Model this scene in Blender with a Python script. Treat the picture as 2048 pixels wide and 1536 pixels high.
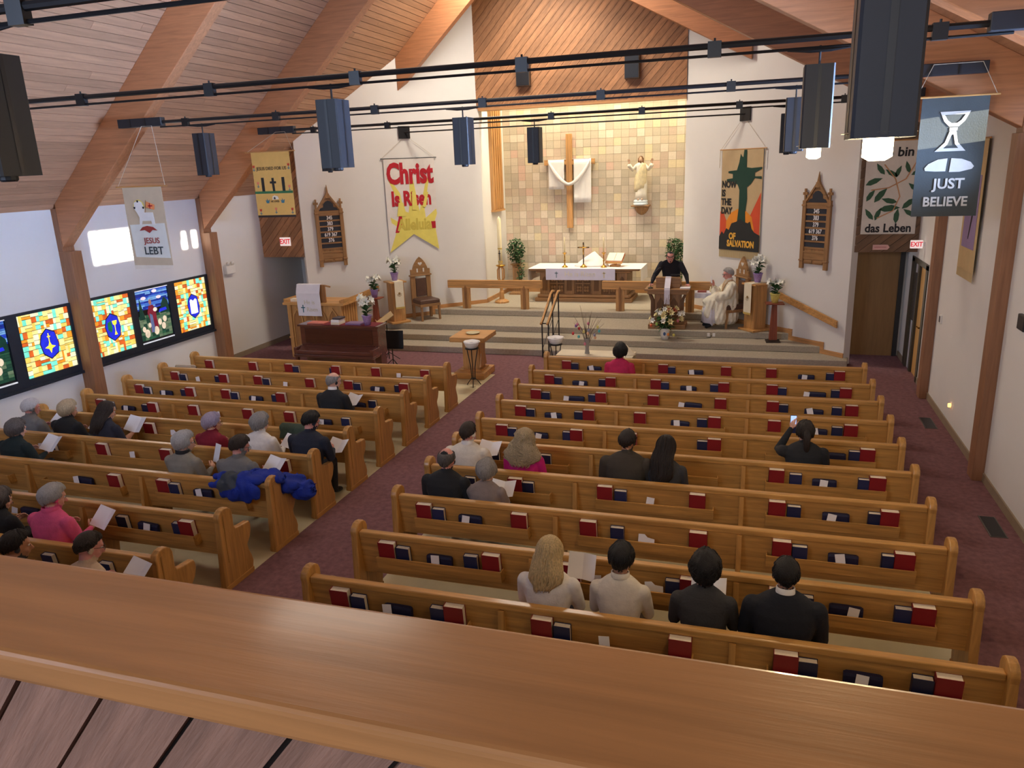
import bpy, bmesh, math, random
import numpy as np
from mathutils import Vector, Matrix, noise
for o in list(bpy.data.objects): bpy.data.objects.remove(o, do_unlink=True)
S = bpy.context.scene
COL = S.collection
PI = math.pi
# ------------------------------------------------------------------ camera
YAW, PITCH, ROLL, FPX, HC = -0.3146, -0.2757, -0.0387, 1534.02, 4.2555
def _cam():
    cy, sy = math.cos(YAW), math.sin(YAW)
    f = Vector((sy*math.cos(PITCH), cy*math.cos(PITCH), math.sin(PITCH)))
    r = Vector((cy, -sy, 0)); u = r.cross(f)
    r2 = math.cos(ROLL)*r+math.sin(ROLL)*u; u2 = -math.sin(ROLL)*r+math.cos(ROLL)*u
    cd = bpy.data.cameras.new('camera'); c = bpy.data.objects.new('camera', cd); COL.objects.link(c)
    m = Matrix(((r2.x, u2.x, -f.x, 0), (r2.y, u2.y, -f.y, 0), (r2.z, u2.z, -f.z, HC), (0, 0, 0, 1)))
    c.matrix_world = m; cd.sensor_fit = 'HORIZONTAL'; cd.sensor_width = 36; cd.lens = FPX/2048*36
    cd.clip_start = .05; cd.clip_end = 200
    S.camera = c
_cam()
# ------------------------------------------------------------------ world, sun, added fill light, lamps of the hall
W = bpy.data.worlds.new('world'); S.world = W; W.use_nodes = True
W.node_tree.nodes['Background'].inputs[0].default_value = (.62, .76, 1, 1)
W.node_tree.nodes['Background'].inputs[1].default_value = 1.0
def light(name, kind, loc, energy, color, look=None, **kw):
    l = bpy.data.lights.new(name, kind); l.energy = energy; l.color = color
    o = bpy.data.objects.new(name, l); COL.objects.link(o); o.location = loc
    for k, v in kw.items(): setattr(l, k, v)
    if look is not None:
        o.rotation_euler = (Vector(look)-Vector(loc)).to_track_quat('-Z', 'Y').to_euler()
    return o
light('sun', 'SUN', (20, 3, 8), 16, (1, .93, .8), look=(5, 6.8, 6.4), angle=.006)
COOL = (.66, .78, 1.0); WARM = (1, .80, .55); NEUT = (1, .90, .76)
# added cool fill from behind the balcony; the back wall has no windows
light('back_fill', 'AREA', (-7.6, -3.7, 5.6), 380, (.58, .72, 1), look=(-8.6, 12, 5.2), shape='RECTANGLE', size=5.5, size_y=3.2)
light('back_fill_2', 'AREA', (-.5, -3.7, 5.2), 70, (.85, .9, 1), look=(-1.5, 12, 3.6), shape='RECTANGLE', size=4, size_y=2.6)
# added blue fill by the door-side wall, brightening the window-side ceiling and wall
light('side_fill', 'AREA', (2.9, 8.6, 4.2), 260, (.42, .6, 1), look=(-8, 9.4, 7.4), shape='RECTANGLE', size=3.6, size_y=1.2, spread=1.25)
# added overhead fill along the ridge, chancel down lights and the cove light above the altar
light('ridge_fill', 'AREA', (-5.2, 9.0, 9.2), 215, NEUT, look=(-4.6, 9.2, 0), shape='RECTANGLE', size=1.0, size_y=13)
light('chancel_lamps', 'AREA', (-4.6, 17.6, 8.9), 330, NEUT, look=(-4.5, 18.4, 0), shape='RECTANGLE', size=5, size_y=.8)
light('cove_lamps', 'AREA', (-4.5, 20.75, 7.4), 170, (1, .86, .62), look=(-4.5, 21.6, 0), shape='RECTANGLE', size=4.6, size_y=.4)
S.view_settings.view_transform = 'Standard'; S.view_settings.look = 'None'
S.view_settings.exposure = 0.85; S.view_settings.gamma = 1.0; S.view_settings.use_curve_mapping = False
random.seed(7)
# ------------------------------------------------------------------ materials
def lin(c):
    return tuple(((v/255)/12.92 if v/255 <= .04045 else ((v/255+.055)/1.055)**2.4) for v in c)+(1,)
_M = {}
def mat(name, rgb, rough=.55, var=.10, scale=6.0, bump=0.0, bscale=60.0, metal=0.0, rnd=0.0, spec=.5, stretch=None, emit=0.0, coat=0.0, streak=0):
    """principled material with procedural colour variation; rnd: tint by object; stretch: grain direction scale"""
    if name in _M: return _M[name]
    m = bpy.data.materials.new(name); m.use_nodes = True; n = m.node_tree.nodes; L = m.node_tree.links
    b = n['Principled BSDF']; b.inputs['Roughness'].default_value = rough; b.inputs['Metallic'].default_value = metal
    b.inputs['Specular IOR Level'].default_value = spec
    if coat: b.inputs['Coat Weight'].default_value = coat; b.inputs['Coat Roughness'].default_value = .12
    tc = n.new('ShaderNodeTexCoord'); mp = n.new('ShaderNodeMapping'); L.new(tc.outputs['Object'], mp.inputs[0])
    mp.inputs['Scale'].default_value = stretch or (1, 1, 1)
    ns = n.new('ShaderNodeTexNoise'); ns.inputs['Scale'].default_value = scale; ns.inputs['Detail'].default_value = 5; ns.inputs['Roughness'].default_value = .6
    if streak: ns.inputs['Distortion'].default_value = streak
    L.new(mp.outputs[0], ns.inputs['Vector'])
    c = lin(rgb)
    cr = n.new('ShaderNodeValToRGB'); e = cr.color_ramp.elements
    e[0].position = .3; e[1].position = .72
    e[0].color = tuple(max(0, v*(1-var*1.6)) for v in c[:3])+(1,); e[1].color = tuple(min(1, v*(1+var)) for v in c[:3])+(1,)
    L.new(ns.outputs['Fac'], cr.inputs[0]); out = cr.outputs[0]
    if rnd:
        oi = n.new('ShaderNodeObjectInfo'); ma = n.new('ShaderNodeMath'); ma.operation = 'MULTIPLY_ADD'
        L.new(oi.outputs['Random'], ma.inputs[0]); ma.inputs[1].default_value = 2*rnd; ma.inputs[2].default_value = 1-rnd
        hs = n.new('ShaderNodeHueSaturation'); L.new(ma.outputs[0], hs.inputs['Value']); L.new(out, hs.inputs['Color']); out = hs.outputs[0]
    L.new(out, b.inputs['Base Color'])
    if bump:
        nb = n.new('ShaderNodeTexNoise'); nb.inputs['Scale'].default_value = bscale; nb.inputs['Detail'].default_value = 3
        L.new(mp.outputs[0], nb.inputs['Vector'])
        bp = n.new('ShaderNodeBump'); bp.inputs['Strength'].default_value = bump; bp.inputs['Distance'].default_value = .01
        L.new(nb.outputs['Fac'], bp.inputs['Height']); L.new(bp.outputs[0], b.inputs['Normal'])
    if emit:
        b.inputs['Emission Color'].default_value = c; b.inputs['Emission Strength'].default_value = emit
    _M[name] = m
    return m
def wood(name, rgb, axis='x', rough=.42, var=.22, rnd=0.0, sc=1.0, coat=0.0, bump=.06):
    st = {'x': (.6, 9, 9), 'y': (9, .6, 9), 'z': (9, 9, .6)}[axis]
    return mat(name, rgb, rough, var, 2.2*sc, bump, 9, rnd=rnd, stretch=st, coat=coat, streak=.7)
M = dict(
 wall=mat('wall_paint', (226, 224, 220), .85, .012, 2, .04, 250),
 carpet=mat('maroon_carpet', (134, 98, 102), .97, .16, 14, .5, 260, spec=.1),
 stepcarpet=mat('taupe_carpet', (180, 170, 152), .97, .10, 30, .5, 260, spec=.1),
 lino=mat('linoleum', (206, 196, 160), .45, .06, 3, 0, 1),
 oakx=wood('oak_x', (200, 150, 82), 'x', .38, coat=.15), oakz=wood('oak_z', (198, 148, 82), 'z', .4, coat=.15),
 oaky=wood('oak_y', (200, 150, 82), 'y', .38, coat=.15),
 altarx=wood('altar_oak_x', (160, 120, 78), 'x', .5), altarz=wood('altar_oak_z', (160, 120, 78), 'z', .5),
 lightz=wood('light_oak_z', (196, 146, 88), 'z', .45), lightx=wood('light_oak_x', (204, 152, 90), 'x', .45),
 lighty=wood('light_oak_y', (200, 150, 90), 'y', .45),
 cedar=wood('cedar_plank', (192, 148, 114), 'y', .7, .11, rnd=.14, sc=1.0),
 beam=wood('glulam_beam', (192, 134, 94), 'x', .5, .14), column=wood('column_wood', (150, 106, 76), 'z', .5, .14),
 diag=mat('diagonal_cedar', (166, 118, 80), .6, .22, 2.5, .05, 9, rnd=.22, stretch=(1.2, 6, 6), streak=.5),
 rail=wood('rail_wood', (176, 126, 76), 'x', .32, .13, coat=.3),
 railedge=wood('rail_edge_wood', (190, 136, 100), 'x', .5, .10),
 balboard=mat('balcony_board', (142, 108, 90), .75, .20, 3, .3, 14, rnd=.12, stretch=(1, 9, 9), streak=.5),
 door=wood('door_veneer', (150, 112, 66), 'z', .5, .10), darkframe=mat('dark_frame', (44, 42, 40), .5, .1),
 baseboard=mat('vinyl_baseboard', (150, 134, 112), .6, .05), trimoak=wood('trim_oak', (196, 144, 92), 'x', .45),
 winframe=mat('window_frame', (30, 40, 52), .45, .12), black=mat('black_metal', (22, 24, 28), .4, .1),
 lampblack=mat('lamp_black', (36, 40, 48), .5, .08), iron=mat('wrought_iron', (28, 24, 22), .5, .1),
 brass=mat('brass', (196, 150, 70), .25, .08, metal=1), white=mat('white_cloth', (236, 234, 232), .9, .03, 4, .15, 30),
 cream=mat('cream_cloth', (232, 222, 196), .9, .05, 4, .15, 30), lilac=mat('lilac_white_cloth', (228, 226, 238), .9, .03, 4, .15, 30),
 gold=mat('gold_thread', (206, 176, 96), .6, .1), paper=mat('paper', (240, 240, 244), .8, .02),
 red=mat('hymnal_red', (140, 22, 34), .5, .06), blue=mat('hymnal_navy', (34, 42, 82), .5, .08, rnd=.25), page=mat('page_edges', (236, 226, 206), .8, .05, 60),
 navy=mat('navy_holder', (24, 26, 62), .6, .1), candle=mat('candle_wax', (240, 228, 186), .5, .03),
 piano=wood('mahogany', (96, 56, 48), 'x', .18, .16, coat=.6), leather=mat('brown_leather', (92, 66, 54), .45, .14, 8, .2, 90),
 leaf=mat('leaf_green', (52, 92, 48), .5, .3, 30), stem=mat('bark', (96, 78, 62), .8, .2, 20),
 lily=mat('lily_white', (244, 244, 232), .6, .03), foil=mat('purple_foil', (164, 140, 200), .3, .2, 40, metal=.2),
 yfoil=mat('yellow_foil', (220, 206, 110), .35, .12, 40), mahog=wood('reddish_stand', (140, 72, 48), 'z', .45),
 glassv=mat('vase_ceramic', (232, 232, 228), .3, .03), steel=mat('grey_steel', (120, 116, 110), .4, .08, metal=.8),
 beigeplastic=mat('beige_metal', (196, 182, 160), .5, .05), plastic=mat('white_plastic', (230, 228, 222), .5, .02),
)
# ------------------------------------------------------------------ mesh helpers
class MB:
    def __init__(s): s.v = []; s.f = []; s.m = []; s.cur = 0
    def add(s, vs, fs):
        k = len(s.v); s.v += [tuple(p) for p in vs]; s.f += [tuple(i+k for i in f) for f in fs]; s.m += [s.cur]*len(fs); return s
    def box(s, x0, x1, y0, y1, z0, z1):
        return s.add([(x0, y0, z0), (x1, y0, z0), (x1, y1, z0), (x0, y1, z0), (x0, y0, z1), (x1, y0, z1), (x1, y1, z1), (x0, y1, z1)],
                     [(0, 3, 2, 1), (4, 5, 6, 7), (0, 1, 5, 4), (1, 2, 6, 5), (2, 3, 7, 6), (3, 0, 4, 7)])
    def cbox(s, c, d): return s.box(c[0]-d[0]/2, c[0]+d[0]/2, c[1]-d[1]/2, c[1]+d[1]/2, c[2]-d[2]/2, c[2]+d[2]/2)
    def prism(s, poly, ax, a, b):
        """polygon in the plane across axis ax (x: (y,z), y: (x,z), z: (x,y)) extruded from a to b"""
        P = {'x': lambda p, t: (t, p[0], p[1]), 'y': lambda p, t: (p[0], t, p[1]), 'z': lambda p, t: (p[0], p[1], t)}[ax]
        n = len(poly)
        return s.add([P(p, a) for p in poly]+[P(p, b) for p in poly],
                     [tuple(range(n-1, -1, -1)), tuple(range(n, 2*n))]+[(i, (i+1) % n, n+(i+1) % n, n+i) for i in range(n)])
    def loft(s, rings, cap=True, close=True):
        n = len(rings[0]); k = []
        vs = [p for r in rings for p in r]
        for j in range(len(rings)-1):
            for i in range(n if close else n-1):
                k.append((j*n+i, j*n+(i+1) % n, (j+1)*n+(i+1) % n, (j+1)*n+i))
        if cap and close: k += [tuple(range(n-1, -1, -1)), tuple(range((len(rings)-1)*n, len(rings)*n))]
        return s.add(vs, k)
    def tube(s, pts, r, n=8, rnd=False):
        pts = [Vector(p) for p in pts]; rr = r if isinstance(r, (list, tuple)) else [r]*len(pts)
        if rnd:
            d0 = (pts[0]-pts[1]).normalized(); d1 = (pts[-1]-pts[-2]).normalized()
            pts = [pts[0]+d0*rr[0]*.85, pts[0]+d0*rr[0]*.5]+pts+[pts[-1]+d1*rr[-1]*.5, pts[-1]+d1*rr[-1]*.85]
            rr = [rr[0]*.5, rr[0]*.87]+list(rr)+[rr[-1]*.87, rr[-1]*.5]
        rings = []; up = None
        for i, p in enumerate(pts):
            t = (pts[min(i+1, len(pts)-1)]-pts[max(i-1, 0)]).normalized()
            if up is None: up = Vector((0, 0, 1)) if abs(t.z) < .9 else Vector((1, 0, 0))
            a = t.cross(up)
            if a.length < 1e-4: a = t.cross(Vector((0, 1, 0)))
            a.normalize(); b = a.cross(t).normalized(); up = b
            rings.append([p+a*math.cos(2*PI*k/n)*rr[i]+b*math.sin(2*PI*k/n)*rr[i] for k in range(n)])
        return s.loft(rings)
    def lathe(s, prof, n=16, c=(0, 0, 0)):
        return s.loft([[(c[0]+r*math.cos(2*PI*k/n), c[1]+r*math.sin(2*PI*k/n), c[2]+z) for k in range(n)] for r, z in prof])
    def ell(s, c, r, n=14, m=9):
        rings = []
        for j in range(m):
            t = PI*(j+.5)/m if 0 < j < m-1 else (PI*.03 if j == 0 else PI*.97)
            rings.append([(c[0]+r[0]*math.sin(t)*math.cos(2*PI*k/n), c[1]+r[1]*math.sin(t)*math.sin(2*PI*k/n), c[2]-r[2]*math.cos(t)) for k in range(n)])
        return s.loft(rings)
    def sheet(s, f, nu, nv, th=0.004):
        """double sided sheet: f(u,v)->point with u,v in 0..1, thickness th along the normal"""
        P = [[Vector(f(i/nu, j/nv)) for j in range(nv+1)] for i in range(nu+1)]
        def nrm(i, j):
            a = P[min(i+1, nu)][j]-P[max(i-1, 0)][j]; b = P[i][min(j+1, nv)]-P[i][max(j-1, 0)]
            q = a.cross(b); return q.normalized() if q.length > 0 else Vector((0, 0, 1))
        A = []; B = []
        for i in range(nu+1):
            for j in range(nv+1):
                k = nrm(i, j)*th/2; A.append(P[i][j]+k); B.append(P[i][j]-k)
        N = len(A); w = nv+1; fs = []
        for i in range(nu):
            for j in range(nv):
                q = (i*w+j, (i+1)*w+j, (i+1)*w+j+1, i*w+j+1); fs.append(q); fs.append(tuple(N+t for t in q[::-1]))
        for i in range(nu):
            fs.append((i*w, N+i*w, N+(i+1)*w, (i+1)*w)); fs.append(((i+1)*w+nv, N+(i+1)*w+nv, N+i*w+nv, i*w+nv))
        for j in range(nv):
            fs.append((j+1, N+j+1, N+j, j)); fs.append((nu*w+j, N+nu*w+j, N+nu*w+j+1, nu*w+j+1))
        return s.add(A+B, fs)
    def xf(s, mtx, start=0):
        s.v = s.v[:start]+[tuple(mtx @ Vector(p)) for p in s.v[start:]]; return s
    def mesh(s, name, mats, smooth=False):
        me = bpy.data.meshes.new(name); me.from_pydata(s.v, [], s.f); 
        for m in (mats if isinstance(mats, (list, tuple)) else [mats]): me.materials.append(m)
        me.polygons.foreach_set('material_index', s.m)
        if smooth: me.polygons.foreach_set('use_smooth', [True]*len(s.f))
        bm = bmesh.new(); bm.from_mesh(me); bmesh.ops.recalc_face_normals(bm, faces=bm.faces); bm.to_mesh(me); bm.free()
        me.update(); return me
    def build(s, name, mats, parent=None, smooth=False, bevel=0.0, seg=2, loc=None, rz=None):
        o = bpy.data.objects.new(name, s.mesh(name, mats, smooth)); COL.objects.link(o)
        if parent is not None: o.parent = parent
        if loc is not None: o.location = loc
        if rz is not None: o.rotation_euler = (0, 0, rz)
        if bevel:
            b = o.modifiers.new('bevel', 'BEVEL'); b.width = bevel; b.segments = seg; b.limit_method = 'ANGLE'
        return o
def tag(o, label, cat, group=None):
    o['label'] = label; o['category'] = cat
    if group: o['group'] = group
    return o
def thing(name, label, cat, loc=(0, 0, 0), rz=0, group=None):
    o = bpy.data.objects.new(name, None); COL.objects.link(o); o.location = loc; o.rotation_euler = (0, 0, rz)
    o.empty_display_size = .1
    return tag(o, label, cat, group)
def struct(o): o['kind'] = 'structure'; return o
def copy_tree(o, parent=None):
    c = o.copy(); COL.objects.link(c)
    if parent is not None: c.parent = parent
    for ch in o.children: copy_tree(ch, c)
    return c
def text(s, size, mats, parent, name='lettering', loc=(0, 0, 0), rot=(PI/2, 0, 0), ext=.002, align='CENTER', bold=0.0, sx=1.0, shear=0.0):
    cu = bpy.data.curves.new('txt', 'FONT'); cu.body = s; cu.size = size; cu.extrude = ext; cu.align_x = align; cu.align_y = 'CENTER'
    cu.offset = bold; cu.shear = shear; cu.resolution_u = 3
    t = bpy.data.objects.new('txt', cu); COL.objects.link(t)
    dg = bpy.context.evaluated_depsgraph_get(); me = bpy.data.meshes.new_from_object(t.evaluated_get(dg))
    bpy.data.objects.remove(t); bpy.data.curves.remove(cu)
    me.materials.clear(); me.materials.append(mats); me.name = name
    o = bpy.data.objects.new(name, me); COL.objects.link(o); o.parent = parent; o.location = loc; o.rotation_euler = rot; o.scale = (sx, 1, 1)
    return o
# ------------------------------------------------------------------ the hall
XL, XR, YB, YF = -12.04, 3.0, -4.0, 17.0            # side walls, back wall, chancel front
KL, KR, KY, AY = -7.21, -1.83, 20.2, 22.2            # alcove jambs and tile wall
CL, CR = (-10.78, 16.86), (1.80, 16.9)               # outer corners of the slanted chancel walls
zL = lambda x: 3.82+.97*(x-XL)
zR = lambda x: 5.16+.57*(XR-x)
XRG = (5.16+.57*XR-3.82+.97*XL)/(.97+.57); ZRG = zL(XRG)
ztop = lambda x: zL(x) if x < XRG else zR(x)
# floor
fl = struct(MB().box(XL-.3, XR+.3, YB, 24, -.2, 0).build('floor', M['carpet']))
struct(MB().box(XL, -5.235, 3, 14.95, .0, .004).build('floor_tile_window_side', M['lino']))
struct(MB().box(-3.72, 1.80, 3, 13.9, .0, .004).build('floor_tile_door_side', M['lino']))
# side and back walls; the right wall has clerestory openings beyond the picture where the low sun enters
struct(MB().box(XL-.3, XL, YB, 19, 0, zL(XL)+.3).build('wall_left', M['wall']))
rw = MB(); t0, t1 = XR, XR+.3
OP = [(7.72, 9.25, 4.36, 5.02), (10.15, 10.72, 4.4, 4.78)]
HD = (15.78, 17.28, 2.22)
for y0, y1, z0, z1 in [(YB, 7.72, 0, 5.6), (7.72, 9.25, 0, 4.36), (7.72, 9.25, 5.02, 5.6), (9.25, 10.15, 0, 5.6), (10.15, 10.72, 0, 4.4), (10.15, 10.72, 4.78, 5.6), (10.72, 15.78, 0, 5.6), (15.78, 17.28, 2.22, 5.6), (17.28, 19.5, 0, 5.6)]:
    rw.box(t0, t1, y0, y1, z0, z1)
struct(rw.build('wall_right', M['wall']))
MU = MB().box(t0+.1, t0+.15, 7.94, 7.97, 4.36, 5.02).box(t0+.1, t0+.15, 7.72, 9.25, 4.68, 4.70).build('trim_1', M['darkframe']); struct(MU)
struct(MB().prism([(XL-.3, 0), (XR+.3, 0), (XR+.3, 5.2), (XRG, ZRG+.3), (XL-.3, 3.8)], 'y', YB-.3, YB).build('wall_back', M['wall']))
# roof decks
ra = MB(); ra.prism([(XL-.3, zL(XL-.3)+.02), (XRG, ZRG+.02), (XRG, ZRG+.25), (XL-.3, zL(XL-.3)+.25)], 'y', YB-.3, 24)
ceil = struct(ra.build('ceiling', mat('deck_shadow_gap', (70, 50, 40), .9, .05)))
rb = MB(); rb.prism([(XRG, ZRG), (XR+.3, zR(XR+.3)), (XR+.3, zR(XR+.3)+.25), (XRG, ZRG+.25)], 'y', YB-.3, 24)
struct(rb.build('ceiling_door_side', M['cedar']))
# tongue and groove planks of the window-side slope, each its own piece
sl = math.atan(.97); PW = .142; slen = (XRG-XL)/math.cos(sl)
npl = int(slen/PW)
plank_me = {}
for i in range(npl):
    ys = [2.4]+sorted(random.uniform(4.5, 17) for _ in range(2))+[22]
    for a, b in zip(ys[:-1], ys[1:]):
        L = b-a-.004
        me = MB()
        w = PW-.013
        me.loft([[(0, 0, 0), (w, 0, 0), (w, 0, .022), (0, 0, .022)], [(0, L, 0), (w, L, 0), (w, L, .022), (0, L, .022)]])
        o = me.build('plank', M['cedar'], ceil)
        s0 = i*PW+.02
        o.location = (XL+s0*math.cos(sl), a, zL(XL+s0*math.cos(sl))-.003); o.rotation_euler = (0, -sl, 0)
# chancel: slanted walls, alcove
def wallseg(name, p, q, z0, topf, th=.2, side=1):
    p = Vector(p); q = Vector(q); d = (q-p).normalized(); n = Vector((-d.y, d.x))*th*side
    m = MB(); ps = [p, q, q+n, p+n]
    m.add([(a.x, a.y, z0) for a in ps]+[(a.x, a.y, topf(a.x)) for a in ps], [(3, 2, 1, 0), (4, 5, 6, 7), (0, 1, 5, 4), (1, 2, 6, 5), (2, 3, 7, 6), (3, 0, 4, 7)])
    return struct(m.build(name, M['wall']))
wallseg('wall_chancel_left', CL, (KL, KY), 0, lambda x: ztop(x)+.15)
wallseg('wall_chancel_right', CR, (KR, KY), 0, lambda x: ztop(x)+.15, side=-1)
struct(MB().box(KL-.2, KL, KY, AY, 0, 9).build('wall_alcove_left', M['wall']))
struct(MB().box(KR, KR+.2, KY, AY, 0, 9).build('wall_alcove_right', M['wall']))
tw = struct(MB().box(KL-.2, KR+.2, AY, AY+.2, 0, 9).build('wall_front', mat('tile_grout', (178, 162, 138), .8, .04)))
struct(MB().box(KL-.2, KR+.2, KY, AY, 7.9, 8.1).build('ceiling_alcove', M['wall']))
# tiles
TC = [mat('tile_%d' % i, c, .45, .05, 20) for i, c in enumerate([(214, 200, 176), (206, 190, 164), (196, 184, 160), (222, 208, 186), (216, 186, 164), (222, 206, 168), (200, 180, 158)])]
TS = .2155; rnt = random.Random(3); nt = 0; rest = [MB() for _ in TC]
tme = [MB().box(.004, TS-.004, -.008, .004, .004, TS-.004).mesh('tile', c) for c in TC]
for r in range(24, -1, -1):
    pinkcol = rnt.randrange(25)
    for c in range(25):
        x = KL+.0+c*TS; z = .6+r*TS+.02
        k = rnt.choices(range(7), [5, 5, 5, 3.2, 1.6, 2.2, 3])[0]
        if z > 5.9: continue
        if nt < 300 and z > 1.2:
            o = bpy.data.objects.new('tile', tme[k]); COL.objects.link(o); o.parent = tw; o.location = (x, AY, z); nt += 1
        else: rest[k].box(x+.004, x+TS-.004, AY-.008, AY+.004, z+.004, z+TS-.004)
big = MB()
for k in range(7):
    big.cur = k; big.add(rest[k].v, rest[k].f)
o = big.build('tile_field', TC, tw); o['kind'] = 'stuff'
# steps
sy = [16.68, 17.27, 17.84, 19.11]; H1 = .15
def wx(y):   # extent of the platform between the slanted walls at depth y
    t = min(1, max(0, (y-16.9)/(KY-16.9))); return (CL[0]+(KL-CL[0])*t, CR[0]+(KR-CR[0])*t)
for i, y in enumerate(sy):
    z1 = H1*(i+1); z0 = H1*i
    a = wx(y); e = .12
    poly = [(a[0]-e, y), (a[1]+e, y), (KR+.1, KY+.1), (KR+.1, AY+.1), (KL-.1, AY+.1), (KL-.1, KY+.1)]
    if i == 0: poly = [(-10.9, y), (1.86, y), (1.9, 17), (KR+.1, KY+.1), (KR+.1, AY), (KL-.1, AY), (KL-.1, KY+.1), (-10.9, 17)]
    struct(MB().prism(poly, 'z', z0, z1).build('floor_step_%d' % (i+1), M['stepcarpet'], bevel=.018, seg=3))
# stepped oak trim along the slanted walls
def along(C, K, s):
    C = Vector(C); K = Vector(K); d = (K-C).normalized(); return C+d*s
def trimwall(C, K, name, side):
    C = Vector(C); K = Vector(K); d = (K-C).normalized(); nrm = Vector((d.y, -d.x))*side
    Ls = (K-C).length; m = MB()
    def sAt(y): return (y-C.y)/d.y
    pts = [(-.0, 0), (-.0, .27)]
    ss = [max(.0, sAt(y)) for y in sy]
    lo = [(0., 0.)]; 
    zs = [.15, .30, .45, .60]
    s_prev = 0
    segs = []
    for i, s in enumerate(ss):
        s_next = ss[i+1] if i < 3 else Ls
        a = max(s-.0, 0); segs.append((a, s_next, zs[i]))
    for i, (a, b, z) in enumerate(segs):
        m2 = [(a, z-.02), (b+.05 if i < 3 else b, z-.02), (b+.05 if i < 3 else b, z+.10), (a, z+.10)]
        k0 = len(m.v); m.prism(m2, 'y', -.022, 0)
        if i < 3: m.prism([(b-.06, z+.08), (b+.05, z+.08), (b+.05, z+.255), (b-.06, z+.255)], 'y', -.0225, 0)
    ang = math.atan2(d.y, d.x)
    o = m.build(name, M['trimoak'])
    o.location = (C.x, C.y, 0); o.rotation_euler = (0, 0, ang)
    if side < 0: o.scale = (1, -1, 1)
    return struct(o)
trimwall(CL, (KL, KY), 'trim_2', 1)
trimwall(CR, (KR, KY), 'trim_3', -1)
struct(MB().box(KL, KL+.022, KY, AY, .6, .72).build('trim_4', M['trimoak']))
struct(MB().box(KL, KR, AY-.03, AY-.008, .6, .7).build('trim_5', M['trimoak']))
# baseboards
struct(MB().box(XL, XL+.02, 3, 19, 0, .12).build('baseboard_left', M['baseboard']))
struct(MB().box(XR-.02, XR, 3, 15.78, 0, .12).box(XR-.02, XR, 17.28, 17.9, 0, .12).build('baseboard_right', M['baseboard']))
# frames: columns and glulam beams
FR = [(3.45, 3.7), (7.2, 7.45), (10.86, 11.12), (14.66, 14.92)]
for i, (a, b) in enumerate(FR):
    for sx in (0, 1):
        if i == 0: continue
        if sx == 0: o = MB().box(XL, XL+.26, a, b, 0, 3.08).box(XL, XL+.11, a, b, 3.08, zL(XL)+.02).build('trim_%d' % (6+2*i), M['column'], bevel=.006)
        else: o = MB().box(XR-.14, XR, a, b, 0, 4.42).box(XR-.10, XR, a, b, 4.42, zR(XR)).build('trim_%d' % (7+2*i), M['column'], bevel=.006)
        struct(o)
def beam(i, a, b, xl, xr):
    t = thing('roof_beam', ['', 'glued timber roof beam nearest the balcony rail', 'glued timber roof beam above the middle pews, foot beside chalice window', 'glued timber roof beam behind the yellow crosses banner', 'glued timber roof beam ending in points on the slanted white chancel walls'][i], 'beam', (XRG, a, 0), group='roof beams')
    dL, dR = .77, .74
    L0 = lambda x: (x-XRG, zL(x)); 
    m = MB().prism([(xl-XRG, zL(xl)-dL), (-.0, ZRG-.95), (0, ZRG), (xl-XRG, zL(xl))], 'y', 0, b-a); m.build('rafter', M['beam'], t, bevel=.01)
    m = MB().prism([(0, ZRG-.95), (xr-XRG, zR(xr)-dR), (xr-XRG, zR(xr)), (0, ZRG)], 'y', 0, b-a); m.build('rafter', M['beam'], t, bevel=.01)
for i, (a, b) in enumerate(FR):
    if i: beam(i, a+.012, b-.012, XL+.11, XR-.10)
beam(4, 18.7, 18.9, -8.80, -.33)
# gable panel of diagonal boards above the altar, and the two door headers
def clip(poly, f):
    out = []
    for i in range(len(poly)):
        p, q = poly[i], poly[(i+1) % len(poly)]; a, b = f(p), f(q)
        if a >= 0: out.append(p)
        if a*b < 0:
            t = a/(a-b); out.append((p[0]+(q[0]-p[0])*t, p[1]+(q[1]-p[1])*t))
    return out
def boards(parent, x0, x1, z0, z1, y, w, slope, mt, th=.022, top=None, name='board', dy=0):
    c, s = math.cos(slope), math.sin(slope); nx, nz = -s, c
    vals = [nx*x+nz*z for x in (x0, x1) for z in (z0, z1)]; lo, hi = min(vals), max(vals); k = lo; i = 0
    while k < hi:
        D = 30; g = .004
        quad = []
        for t, kk in ((-D, k+g), (D, k+g), (D, k+w-g), (-D, k+w-g)): quad.append((c*t+nx*kk, s*t+nz*kk))
        for f in (lambda p: p[0]-x0, lambda p: x1-p[0], lambda p: p[1]-z0, lambda p: (top(p[0]) if top else z1)-p[1], lambda p: z1-p[1]):
            quad = clip(quad, f) if quad else quad
        if len(quad) >= 3:
            # board runs in its own frame so that the grain follows it
            cx = sum(p[0] for p in quad)/len(quad); cz = sum(p[1] for p in quad)/len(quad)
            loc = [((p[0]-cx)*c+(p[1]-cz)*s, -(p[0]-cx)*s+(p[1]-cz)*c) for p in quad]
            o = MB().prism(loc, 'y', -th, 0).build(name, mt, parent)
            o.location = (cx, y-.002*((i*7) % 3), cz); o.rotation_euler = (0, -slope, 0)
        k += w; i += 1
pan = struct(MB().prism([(KL, 5.76), (KR, 5.76), (KR, zR(KR)), (XRG, ZRG), (KL, zL(KL))], 'y', KY-.02, KY+.25).build('wall_gable', M['darkframe']))
boards(pan, KL-.04, KR+.0, 5.76, 10, KY-.02, .152, math.radians(47), M['diag'], top=lambda x: ztop(x))
struct(MB().box(KL, KR, KY-.05, KY+.25, 5.70, 5.76).build('trim_20', M['trimoak']))
hl = struct(MB().box(XL, CL[0], 16.95, 17.1, 2.27, 4.9).build('wall_header_left', M['darkframe']))
boards(hl, XL, CL[0]+.02, 2.27, 4.9, 16.95, .14, math.radians(47), M['diag'])
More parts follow.
